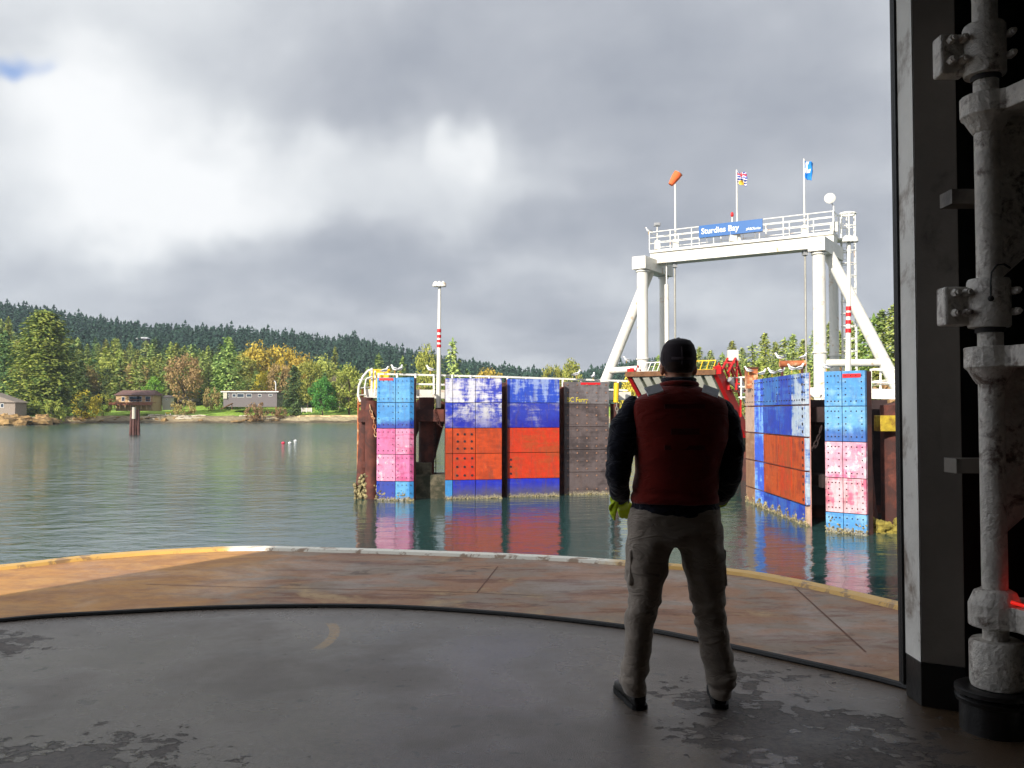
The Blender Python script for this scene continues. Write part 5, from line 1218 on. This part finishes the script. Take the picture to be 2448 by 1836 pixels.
# hinge pipe and its brackets
PX, PY = at(2371, 985, 4.10).x, 4.10
zy = lambda py, Y=4.1: at(2371, py, Y).z
M['pipe'] = simple('chipped_white_pipe', (.78, .73, .66), .42, var=.3, scale=9, bump=.8, dirt=(84, 56, 40), dirt_amt=.42, dscale=9)
hp = MB(); hp.tube((PX, PY, Z0 + .3), (PX, PY, Z1), .056, n=28); hpo = hp.build('hinge_pipe', M['pipe'], fe, smooth=True)
for (t0, t1, low) in [(232, 281, 0), (830, 880, 0), (1440, 1496, 1)]:
    za, zb_ = zy(t0), zy(t1); xl = at(2316, 985, 4.10).x; poly = []
    cx = PX; 
    for k in range(9):
        a = math.pi * .5 + math.pi * k / 8; poly.append((cx + .115 * math.cos(a), PY + .115 * math.sin(a)))
    poly += [(cx + .02, PY - .13), (cx + .085, 3.70), (cx + .9, 3.70), (cx + .9, PY + .115)]
    b = MB(); b.prism(poly, zb_, za); b.build('bracket_plate', M['pipe'], fe, bevel=.006)
    if low: b = MB(); b.lathe((cx, PY, za), [(.112, -.001), (.09, .05), (.062, .065)], n=24); b.build('bracket_collar', M['pipe'], fe, smooth=True)
    else: b = MB(); b.lathe((cx, PY, zb_ - .075), [(.062, 0), (.075, .02), (.10, .065), (.112, .0752)], n=24); b.build('bracket_collar', M['pipe'], fe, smooth=True)
    if not low:
        z_a = zb_; z_m = zb_ - .78; b = MB(); x0 = PX + .035
        b.hexa([(x0, PY - .02, z_m), (x0 + .001, PY - .02, z_m), (x0 + .001, PY + .01, z_m), (x0, PY + .01, z_m), (x0, PY - .02, z_a), (x0 + .9, PY - .02, z_a), (x0 + .9, PY + .01, z_a), (x0, PY + .01, z_a)])
        b.v = b.v; b.build('gusset_plate', M['pipe'], fe)
for (t0, t1) in [(62, 182), (668, 783)]:
    za, zb_ = zy(t0), zy(t1); b = MB(); b.lathe((PX - .005, PY, zb_), [(.066, -.002), (.090, 0), (.094, .01), (.094, za - zb_ - .012), (.088, za - zb_), (.06, za - zb_ + .002)], n=28); co = b.build('hinge_clamp', M['pipe'], fe, smooth=True)
    b = MB(); b.box((PX - .145, PY + .05, (za + zb_) / 2 - .01), (.13, .09, (za - zb_) * .80)); b.build('clamp_lug', M['pipe'], fe, bevel=.012)
    for fz in (.3, .72):
        for (x_, y_) in ((PX - .115, PY - .02), (PX - .165, PY - .01), (PX + .075, PY - .085)):
            z_ = zb_ + (za - zb_) * fz; bl = MB(); bl.tube((x_, y_ + .02, z_), (x_, y_ - .02, z_), .020, .018, 6); bl.tube((x_, y_ - .02, z_), (x_, y_ - .034, z_), .011, n=8); bo_ = bl.build('clamp_bolt', M['pipe'], fe); bo_.parent = co
    b = MB(); b.tube((PX, PY, zb_ - .025), (PX, PY, zb_ - .001), .066, n=24); b.build('bearing_ring', M['shipdark'], fe, smooth=True)
q = Vector((PX - .05, PY - .10, zy(720))); b = MB(); b.poly([q, q + Vector((0, 0, .07)), q + Vector((.005, 0, .12)), q + Vector((.03, 0, .155)), q + Vector((.07, .01, .16)), q + Vector((.12, .05, .15))], .0045, 6); b.ball(q, .014, 8); b.build('grease_line', M['shipdark'], fe, smooth=True)
b = MB(); b.lathe((PX + .005, PY, zy(1640)), [(.112, 0), (.118, .02), (.118, .20), (.108, .215), (.05, .217)], n=28); b.build('pivot_housing', M['pipe'], fe, smooth=True)
b = MB(); b.lathe((PX - .01, PY + .0, DECK), [(.15, 0), (.15, .13), (.165, .135), (.17, .155), (.155, .165), (.17, .175), (.17, .195), (.15, .205), (.11, .2)], n=28); b.build('pivot_base', M['shipblack'], fe, smooth=True)
for py0, py1, x0 in ((452, 488, .03), (1098, 1130, .03)):
    b = MB(); b.box((PX + .35, PY + .15, (at(2300, py0, 4.2).z + at(2300, py1, 4.2).z) / 2), (.95, .12, .07)); b.build('wall_stringer', M['shipgrey'], fe)
b = MB(); b.prism([(PX + .10, 3.86), (PX + .095, 3.80), (PX + 1, 3.5), (PX + 1, 3.6)], Z0, Z1); b.build('side_plate', M['pipe'], fe)
M['redglow'] = None
m_, t_n, bb = newmat('red_lamp_lens'); bb.inputs['Base Color'].default_value = (.5, .01, .01, 1); bb.inputs['Emission Color'].default_value = (1, .02, .01, 1); bb.inputs['Emission Strength'].default_value = .5
b = MB(); za = zy(1440); b.poly([(PX + .02, PY - .10, za + .022), (PX + .05, PY - .16, za + .016), (PX + .085, PY - .22, za + .012), (PX + .13, PY - .30, za + .012)], .008, 8); b.build('red_rope_light', m_, fe, smooth=True)
ld = bpy.data.lights.new('red_lamp', 'POINT'); ld.energy = .035; ld.color = (1, .03, .02); ld.shadow_soft_size = .03; lo = bpy.data.objects.new('red_lamp', ld); COL.objects.link(lo); lo.location = (PX + .10, PY - .10, za + .07)
# ------------------------------------------------------------------ the deckhand
PY0 = 4.40; S0 = PY0 / FPX
def pp(px, py, dy=0.0): 
    q = at(px, py, PY0); return Vector((q.x, PY0 + dy, q.z))
def loft(mb, secs, n=28, e=2.3):
    """secs: (py, pxL, pxR, half depth m, centre dy m) stacked superellipse rings"""
    vs = []
    for (py, l, r, hd, dy) in secs:
        a, b_ = pp(l, py, dy), pp(r, py, dy); c = (a + b_) / 2; hw = (b_.x - a.x) / 2
        for k in range(n):
            t = 2 * math.pi * k / n; ct, st = math.cos(t), math.sin(t)
            vs.append(c + Vector((hw * math.copysign(abs(ct) ** (2 / e), ct), hd * math.copysign(abs(st) ** (2 / e), st), 0)))
    m = len(secs); fs = [(i * n + k, (i + 1) * n + k, (i + 1) * n + (k + 1) % n, i * n + (k + 1) % n) for i in range(m - 1) for k in range(n)]
    fs.append(tuple(range(n))); fs.append(tuple((m - 1) * n + k for k in range(n - 1, -1, -1)))
    mb.add(vs, fs)
def limb(mb, pts, n=18, flat=1.0):
    P_ = [pp(a, b_, c) for a, b_, c, r in pts]; Rr = [p[3] * S0 for p in pts]
    # smooth the joints
    Q, RR = [], []
    E_ = [2 * P_[0] - P_[1]] + P_ + [2 * P_[-1] - P_[-2]]
    for i in range(len(P_) - 1):
        a, b_, c, d = E_[i:i + 4]
        for k in range(5):
            t = k / 5; Q.append(.5 * ((2 * b_) + (c - a) * t + (2 * a - 5 * b_ + 4 * c - d) * t * t + (3 * b_ - a - 3 * c + d) * t ** 3)); RR.append(Rr[i] * (1 - t) + Rr[i + 1] * t)
    Q.append(P_[-1]); RR.append(Rr[-1]); mb.poly(Q, RR, n, flat=flat)
def solid(mb, name, mat, parent, voxel=.011, smooth=4, disp=None):
    me = bpy.data.meshes.new('t'); me.from_pydata([tuple(v) for v in mb.v], [], mb.f); me.update()
    import bmesh
    bm = bmesh.new(); bm.from_mesh(me); bmesh.ops.recalc_face_normals(bm, faces=bm.faces); bm.to_mesh(me); bm.free()
    o = bpy.data.objects.new('t', me); COL.objects.link(o)
    r = o.modifiers.new('r', 'REMESH'); r.mode = 'VOXEL'; r.voxel_size = voxel
    s = o.modifiers.new('s', 'SMOOTH'); s.iterations = smooth; s.factor = .5
    dg = bpy.context.evaluated_depsgraph_get(); m2 = bpy.data.meshes.new_from_object(o.evaluated_get(dg)); bpy.data.objects.remove(o)
    if disp:
        nn = [v.normal.copy() for v in m2.vertices]
        for v, nr in zip(m2.vertices, nn): v.co += nr * disp(v.co)
    m2.name = name; m2.materials.clear(); m2.materials.append(mat); m2.polygons.foreach_set('use_smooth', [True] * len(m2.polygons))
    mi = Matrix.Translation(-parent.location)
    m2.transform(mi); o = bpy.data.objects.new(name, m2); COL.objects.link(o); o.parent = parent; return o
def cloth(name, col, col2=None, rough=.9, scale=6, wrinkle=.5):
    m, t, b_ = newmat(name); g = t.node('ShaderNodeTexCoord').outputs['Object']
    c = lin(col); n = t.noise(g, scale, 5, .6); cc = t.vmath('SCALE', c, t.rng(n, .3, .7, .85, 1.12, 'LINEAR'))
    t.put(b_.inputs['Base Color'], cc); b_.inputs['Roughness'].default_value = rough; b_.inputs['Sheen Weight'].default_value = .25; b_.inputs['Specular IOR Level'].default_value = .2
    bn = t.node('ShaderNodeBump'); bn.inputs['Strength'].default_value = 1; bn.inputs['Distance'].default_value = .030
    r1 = t.noise(t.vmath('MULTIPLY', g, (1, 1, 2.4)), 7, 3, .5, 1.1); r1 = t.math('ABSOLUTE', t.math('SUBTRACT', r1, .5))
    t.link(t.math('MULTIPLY_ADD', t.noise(g, 260, 2, .5), .04, c=t.math('MULTIPLY', r1, wrinkle)), bn.inputs['Height']); t.link(bn.outputs[0], b_.inputs['Normal']); return m
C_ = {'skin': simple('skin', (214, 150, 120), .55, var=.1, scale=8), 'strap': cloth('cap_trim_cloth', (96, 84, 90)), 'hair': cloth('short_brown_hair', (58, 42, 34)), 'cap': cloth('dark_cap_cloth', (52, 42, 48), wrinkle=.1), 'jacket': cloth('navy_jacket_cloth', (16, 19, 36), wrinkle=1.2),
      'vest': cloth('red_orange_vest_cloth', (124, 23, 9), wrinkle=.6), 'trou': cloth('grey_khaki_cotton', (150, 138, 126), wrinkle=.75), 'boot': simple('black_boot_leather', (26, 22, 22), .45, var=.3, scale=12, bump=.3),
      'glove': cloth('lime_yellow_glove', (200, 225, 40)), 'refl': simple('silver_reflective_tape', (235, 238, 244), .35, var=.1, scale=30), 'dark': cloth('dark_print', (92, 18, 9)), 'eye': simple('eyes', (235, 230, 225), .3, var=.02), 'sole': simple('boot_sole', (14, 13, 13), .8)}
per = thing('person', 'person seen from behind in dark cap, orange vest and grey trousers standing legs apart', 'person', (0.82, PY0, DECK))
ZL = [(1285, 1499, 1612), (1330, 1497, 1602), (1400, 1500, 1586), (1440, 1500, 1576), (1500, 1495, 1563), (1560, 1489, 1555), (1600, 1483, 1550), (1632, 1485, 1547), (1658, 1493, 1545)]
ZRt = [(1285, 1612, 1727), (1330, 1625, 1733), (1380, 1639, 1738), (1412, 1648, 1733), (1480, 1664, 1737), (1540, 1674, 1748), (1590, 1681, 1756), (1632, 1689, 1751), (1662, 1697, 1743)]
# -- body: one continuous figure
b = MB()
loft(b, [(812, 1612, 1632, .03, 0), (818, 1596, 1648, .062, 0), (832, 1588, 1656, .085, .005), (852, 1584, 1661, .096, .008), (872, 1584, 1660, .098, .012), (888, 1588, 1657, .092, .018), (900, 1594, 1652, .080, .024), (910, 1597, 1650, .062, .012)], 26, 2.1)
limb(b, [(1622, 890, .0, 28), (1622, 915, -.005, 29), (1622, 945, -.01, 33)], 18)
for sx, s_ in ((1583, -1), (1661, 1)):
    c = pp(sx, 882, .0); b.ball(c, .03, 10, sc=(.42, .7, 1.15)); b.ball(c + Vector((0, 0, -.022)), .014, 8, sc=(.6, .9, 1.1))
fc = pp(1622, 880, 0); fy = fc + Vector((0, .105, 0))
b.poly([fy + Vector((0, .0, .03)), fy + Vector((0, .018, .0)), fy + Vector((0, .026, -.014)), fy + Vector((0, .004, -.022))], [.010, .012, .016, .012], 10)
b.ball(fy + Vector((0, -.012, .040)), .05, 12, sc=(1.2, .35, .3)); b.ball(fy + Vector((0, -.002, -.045)), .022, 10, sc=(1.2, .5, .5)); b.ball(fy + Vector((0, -.018, -.072)), .03, 10, sc=(1.1, .7, .7))
loft(b, [(925, 1595, 1650, .06, -.01), (945, 1550, 1694, .085, -.01), (965, 1522, 1724, .105, 0), (1000, 1520, 1728, .12, 0), (1080, 1530, 1716, .125, 0), (1160, 1530, 1706, .12, .005), (1220, 1520, 1705, .115, .005), (1260, 1510, 1716, .12, -.005), (1292, 1506, 1720, .11, -.005)], 26)
AL = [(1528, 978, 0, 30), (1500, 1040, 0, 26), (1480, 1105, -.02, 22), (1478, 1145, -.01, 21), (1488, 1190, .12, 17), (1502, 1212, .20, 13)]
AR = [(1716, 980, 0, 30), (1736, 1040, 0, 26), (1748, 1105, -.02, 22), (1746, 1145, -.01, 21), (1736, 1190, .12, 17), (1724, 1212, .20, 13)]
limb(b, AL); limb(b, AR)
for Z in (ZL, ZRt):
    limb(b, [((l + r) / 2, py, 0, max(14, (r - l) / 2 * .72)) for py, l, r in Z])
def hand(mb, wrist, fwd, side, k=1.0, curl=.8, rad=1.0):
    fwd = Vector(fwd).normalized(); side = (Vector(side) - fwd * Vector(side).dot(fwd)).normalized(); nr = fwd.cross(side)   # palm faces along nr
    sgn = 1
    c = wrist + fwd * .05 * k
    mb.poly([wrist - fwd * .02, wrist + fwd * .02, wrist + fwd * .06 * k, wrist + fwd * .09 * k], [.026 * rad, .034 * rad, .042 * rad, .038 * rad], 14, flat=.48) if False else None
    for f in np.linspace(-1, 1, 5): mb.poly([wrist + side * f * .014, wrist + fwd * .045 * k + side * f * .026, wrist + fwd * .088 * k + side * f * .031], [.017 * rad, .017 * rad, .0135 * rad], 10)
    for i, (ln, off) in enumerate([(.070, -.031), (.080, -.011), (.075, .010), (.058, .030)]):
        p = wrist + fwd * (.085 - .003 * abs(i - 1)) * k + side * off; pts = [p]; d = fwd.copy(); cu = curl * (1 + .08 * i)
        for sg, an in ((.45, .25), (.32, .9), (.23, .7)):
            a = an * cu; d = (d * math.cos(a) + nr * math.sin(a)).normalized(); p = p + d * ln * sg * k; pts.append(p)
        mb.poly(pts, [.0105 * rad, .0100 * rad, .0090 * rad, .0075 * rad], 9)
        mb.ball(pts[-1], .0075 * rad, 8)
    p = wrist + fwd * .030 * k - side * .028; d = (fwd * .75 - side * .5 + nr * .45).normalized(); p2 = p + d * .04; d2 = (d + nr * .5 + side * .3).normalized(); mb.poly([p, p2, p2 + d2 * .028, p2 + d2 * .045], [.015 * rad, .012 * rad, .011 * rad, .008 * rad], 9); mb.ball(p2 + d2 * .045, .008 * rad, 8)
wl, wr = pp(1503, 1213, .20), pp(1723, 1213, .20)
def hands(mb, rad): 
    hand(mb, wl, (.30, .60, -.75), (-.9, .2, -.3), curl=.9, rad=rad); hand(mb, wr, (-.30, .60, -.75), (.9, .2, -.3), curl=.9, rad=rad)
hands(b, .88)
solid(b, 'body', C_['skin'], per, .0065, 2)
for s_ in (-1, 1):
    e = MB(); e.ball(fy + Vector((s_ * .031, -.010, .022)), .0115, 10); e.build('eye', C_['eye'], per, smooth=True)
# -- hair below the cap
b = MB(); loft(b, [(862, 1581, 1663, .100, .002), (874, 1582.5, 1661.5, .101, .0), (884, 1586, 1658, .094, .0), (889, 1590, 1654, .082, -.004), (893, 1600, 1646, .06, -.006)], 26, 2.2)
b.v = [Vector(v) if v[1] < PY0 + .045 else Vector((v[0], PY0 + .045, v[2])) for v in b.v]; solid(b, 'hair', C_['hair'], per, .006, 2, lambda p: .0015 * mnoise.noise(p * 120))
# -- cap with brim, button, strap
b = MB(); loft(b, [(809, 1614, 1630, .02, 0), (811, 1604, 1641, .05, 0), (816, 1594, 1651, .072, 0), (826, 1586, 1658, .092, .0), (842, 1581, 1663, .105, .004), (858, 1579.5, 1664.5, .109, .006), (870, 1580, 1664, .108, .008), (876, 1580.5, 1663.5, .107, .008)], 32, 2.1)
cp = solid(b, 'cap', C_['cap'], per, .006, 2, lambda p: .0012 * mnoise.noise(p * 30))
b = MB(); c = pp(1622, 873, .10); b.prism([(c.x + .085 * math.cos(a), c.y + .085 * math.sin(a)) for a in [math.pi * k / 14 for k in range(15)]], c.z - .004, c.z + .004); b.build('brim', C_['cap'], cp) if False else None
bo = MB(); bo.prism([(c.x + .08 * math.cos(a), c.y - .01 + .095 * math.sin(a)) for a in [math.pi * k / 14 for k in range(15)]], c.z - .004, c.z + .004); o = bo.build('brim', C_['cap'], per); o.parent = cp; o.matrix_parent_inverse = Matrix.Identity(4)
bo = MB(); bo.ball(pp(1622, 809, 0), .009, 10, sc=(1, 1, .6)); o = bo.build('button', C_['cap'], per, smooth=True); o.parent = cp
bo = MB(); pts = [pp(1622 + 41.5 * math.sin(a), 858 + 1.5 * math.cos(a * 2), .006 - .112 * math.cos(a)) for a in np.linspace(-.62, .62, 13)]
for i in range(12): bo.beam(pts[i], pts[i + 1], .004, .013)
o = bo.build('back_strap', C_['strap'], per); o.parent = cp
for a0 in (-2.2, -1.15, -.02, 1.1, 2.2):
    bo = MB(); bo.poly([pp(1622 + w_ * math.sin(a0), y_, .006 - d_ * math.cos(a0)) for y_, w_, d_ in ((874, 41.5, .107), (858, 43.2, .112), (842, 41.6, .108), (826, 36.6, .094), (815, 28, .072), (810, 10, .03))], .0022, 5); o = bo.build('cap_seam', C_['strap'], per); o.parent = cp
# -- jacket
def folds(amp, f1=9, f2=26):
    return lambda p: amp * (mnoise.noise(Vector((p.x * f1, p.y * f1, p.z * f1 * 1.5))) * 1.0 + .4 * abs(mnoise.noise(Vector((p.x * f2, p.y * f2, p.z * f2 * 1.3 + 4)))) * 1.2 - .1)
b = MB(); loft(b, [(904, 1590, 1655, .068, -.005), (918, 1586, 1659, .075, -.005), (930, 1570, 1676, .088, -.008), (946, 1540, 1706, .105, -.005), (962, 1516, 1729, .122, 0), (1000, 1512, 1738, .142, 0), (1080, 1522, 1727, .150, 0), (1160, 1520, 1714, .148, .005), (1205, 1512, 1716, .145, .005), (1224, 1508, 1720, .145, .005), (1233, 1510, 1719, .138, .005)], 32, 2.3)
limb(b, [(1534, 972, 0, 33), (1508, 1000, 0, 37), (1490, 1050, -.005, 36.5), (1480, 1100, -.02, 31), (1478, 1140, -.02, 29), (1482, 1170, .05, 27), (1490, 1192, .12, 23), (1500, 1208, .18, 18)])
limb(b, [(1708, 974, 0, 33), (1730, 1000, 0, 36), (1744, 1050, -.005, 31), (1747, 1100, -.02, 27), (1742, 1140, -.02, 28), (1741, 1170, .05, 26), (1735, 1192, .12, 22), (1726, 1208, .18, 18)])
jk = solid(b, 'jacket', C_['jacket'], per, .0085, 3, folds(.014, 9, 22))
# -- vest
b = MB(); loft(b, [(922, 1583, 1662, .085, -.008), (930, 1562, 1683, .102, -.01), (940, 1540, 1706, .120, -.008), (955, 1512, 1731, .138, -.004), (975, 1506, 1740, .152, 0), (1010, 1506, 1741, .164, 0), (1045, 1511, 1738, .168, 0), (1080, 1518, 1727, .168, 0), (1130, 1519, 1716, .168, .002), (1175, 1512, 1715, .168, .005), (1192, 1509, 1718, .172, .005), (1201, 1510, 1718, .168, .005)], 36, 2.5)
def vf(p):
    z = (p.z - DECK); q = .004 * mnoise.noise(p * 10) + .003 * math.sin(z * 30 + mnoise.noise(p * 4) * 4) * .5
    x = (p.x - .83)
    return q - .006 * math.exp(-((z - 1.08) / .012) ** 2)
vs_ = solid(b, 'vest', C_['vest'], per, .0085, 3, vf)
bo = MB()
for pl in ([(1531, 931), (1568, 921), (1575, 938), (1538, 949)], [(1671, 923), (1705, 936), (1697, 952), (1664, 938)]):
    bo = MB(); c = [pp(x, y, -.097 - (y - 921) * .0022) for x, y in pl]; o_ = Vector((0, -.006, .006)); bo.hexa([q for q in c] + [q + o_ for q in c])
    o = bo.build('shoulder_tape', C_['refl'], per); o.parent = vs_
bo = MB()
for s0_, s1_, w_ in ((1544, 1562, 5), (1683, 1698, 5)): pass
for (x0, x1, y) in ((1575, 1668, 972), (1590, 1655, 1030), (1575, 1668, 1067)):
    bo = MB(); c = pp((x0 + x1) / 2, y, -.1655); bo.box(c, ((x1 - x0) * S0, .004, .022 if y != 1030 else .03))
    o = bo.build('back_print', C_['dark'], per); o.parent = vs_
bo = MB(); c0, c1 = pp(1578, 918, -.07), pp(1667, 918, -.07); bo.poly([pp(1622 + 42 * math.sin(a), 921 - 5 * math.cos(a), -.008 - .088 * math.cos(a)) for a in np.linspace(-2.2, 2.2, 22)], .013, 8); o = bo.build('vest_collar', C_['vest'], per, smooth=True); o.parent = vs_
bo = MB(); bo.poly([pp(1622 + 36 * math.sin(a), 909, -.004 - .076 * math.cos(a)) for a in np.linspace(-2.6, 2.6, 22)], .014, 8); o = bo.build('jacket_collar', C_['jacket'], per, smooth=True); o.parent = jk
# -- trousers
b = MB(); loft(b, [(1212, 1506, 1716, .138, .004), (1235, 1502, 1718, .142, .0), (1262, 1500, 1722, .146, -.004), (1285, 1499, 1727, .140, -.004), (1300, 1500, 1728, .12, 0)], 32, 2.5)
for Z in (ZL, ZRt): loft(b, [(1255, Z[0][1] + (3 if Z is ZL else 2), Z[0][2] - 3, .12, 0)] + [(py, l, r, d_, y_) for (py, l, r), d_, y_ in zip(Z, [.135, .128, .112, .105, .095, .095, .095, .088, .080], [0, .005, .01, .012, .01, .0, -.01, -.01, -.005])], 28, 2.15)
def tf(p):
    z = p.z - DECK; n = mnoise.noise(Vector((p.x * 8, p.y * 8, z * 14))); f = .010 * n + .006 * mnoise.noise(Vector((p.x * 14, p.y * 14, z * 5)))
    for zk, am in ((.46, .010), (.40, .008), (.52, .007), (.13, .010), (.08, .010), (.80, .008), (.18, .006)):
        zz_ = z - zk - (p.x - .82) * .18 * (1 if p.x > .8 else -1); f += am * math.exp(-(zz_ / .018) ** 2) * mnoise.noise(Vector((p.x * 6, p.y * 6 + zk * 9, zk * 31)))* 3.2
    # crease down the back of each leg
    return f
tr_ = solid(b, 'trousers', C_['trou'], per, .0085, 2, tf)
for pl in ([(1499, 1312, 0), (1497, 1395, 0)], [(1735, 1312, 0), (1738, 1395, 0)]):
    bo = MB(); s_ = -1 if pl[0][0] < 1600 else 1
    for i in range(1): 
        k_ = 15 if s_ < 0 else 19; a, c = pp(pl[0][0] - s_ * k_, pl[0][1], .02), pp(pl[1][0] - s_ * (k_ - 2), pl[1][1], .025); bo.hexa([c + Vector((x * .024, y * .085, 0)) for x, y in ((-1, -1), (1, -1), (1, 1), (-1, 1))] + [a + Vector((x * .022, y * .085, 0)) for x, y in ((-1, -1), (1, -1), (1, 1), (-1, 1))]); bo.box(a + Vector((s_ * .002, 0, -.018)), (.050, .178, .05))
    pk = solid(bo, 'cargo_pocket', C_['trou'], per, .006, 4, lambda p: .003 * mnoise.noise(p * 16)); pk.parent = tr_; 
# -- boots
def boot(heel, toe, nm='boot'):
    h, t_ = Vector((heel.x, heel.y, 0)), Vector((toe.x, toe.y, 0)); d = (t_ - h).normalized(); Lg = (t_ - h).length; sx = Vector((-d.y, d.x, 0)); b = MB(); n = 20
    secs = [(-.005, .030, .07), (.02, .040, .115), (.07, .043, .125), (.13, .042, .10), (.20, .050, .072), (.26, .050, .056), (.30, .040, .045), (.325, .022, .030)]; vs = []
    for (f, hw, ht) in secs:
        c = h + d * f * Lg / .32
        for k in range(n):
            a = 2 * math.pi * k / n; vs.append(c + sx * math.copysign(abs(math.cos(a)) ** .8, math.cos(a)) * hw + Vector((0, 0, DECK + .012 + ht / 2 + ht / 2 * math.copysign(abs(math.sin(a)) ** .7, math.sin(a)))))
    b.add(vs, [(i * n + k, (i + 1) * n + k, (i + 1) * n + (k + 1) % n, i * n + (k + 1) % n) for i in range(len(secs) - 1) for k in range(n)] + [tuple(range(n)), tuple((len(secs) - 1) * n + k for k in range(n - 1, -1, -1))])
    c = h + d * .06; b.poly([c + Vector((0, 0, DECK + .07)), c + Vector((0, 0, DECK + .19))], [.046, .048], 16)
    o = solid(b, nm, C_['boot'], per, .006, 3)
    s = MB(); sh = [(-.012, .026), (.0, .040), (.06, .046), (.13, .044), (.2, .054), (.26, .054), (.30, .044), (.332, .02)]
    pl = [h + d * f * Lg / .32 + sx * w_ for f, w_ in sh] + [h + d * f * Lg / .32 - sx * w_ for f, w_ in sh[::-1]]; s.prism([(p.x, p.y) for p in pl], DECK + .001, DECK + .024); so = s.build('sole', C_['sole'], per); so.parent = o
hL, tL = atz(1530, 1697, DECK), atz(1482, 1646, DECK); hR, tR = atz(1722, 1694, DECK), atz(1712, 1640, DECK)
boot(hL, tL); boot(hR, tR)
# -- gloves
for w_, a_, fs_, sd_ in ((wl, (1488, 1196, .14), (.30, .60, -.75), (-.9, .2, -.3)), (wr, (1737, 1196, .14), (-.30, .60, -.75), (.9, .2, -.3))):
    b = MB(); hand(b, w_, fs_, sd_, curl=.9, rad=1.12); b.poly([w_ + Vector((0, .01, -.01)), pp(*a_)], [.032, .052], 16)
    solid(b, 'glove', C_['glove'], per, .0055, 1)
gv = MB(); p0 = pp(1478, 1196, .10); gv.poly([p0, pp(1474, 1212, .09), pp(1470, 1232, .085), pp(1474, 1250, .085)], [.018, .028, .022, .007], 12, flat=.35)
gv.poly([pp(1474, 1205, .09), pp(1463, 1214, .09), pp(1461, 1224, .09)], [.012, .011, .008], 8, flat=.5)
gv.poly([pp(1476, 1200, .10), pp(1488, 1206, .12)], [.02, .022], 10, flat=.5)
gs = thing('work_glove', 'loose lime yellow work glove dangling from the left hand of the person', 'glove', pp(1476, 1225, .09)); solid(gv, 'glove_shell', C_['glove'], gs, .005, 2)

# ------------------------------------------------------------------ thin sea air
HZ = True
if HZ:
    b = MB(); b.box((0, 400, 95), (2600, 1700, 198)); m = bpy.data.materials.new('sea_haze'); m.use_nodes = True; t = NT(m.node_tree); t.n.clear()
    o_ = t.node('ShaderNodeOutputMaterial'); v = t.node('ShaderNodeVolumePrincipled'); v.inputs['Density'].default_value = .00014; v.inputs['Color'].default_value = (.70, .84, 1, 1); v.inputs['Anisotropy'].default_value = .2
    t.link(v.outputs[0], o_.inputs['Volume']); tag(b.build('haze', m), kind='stuff')
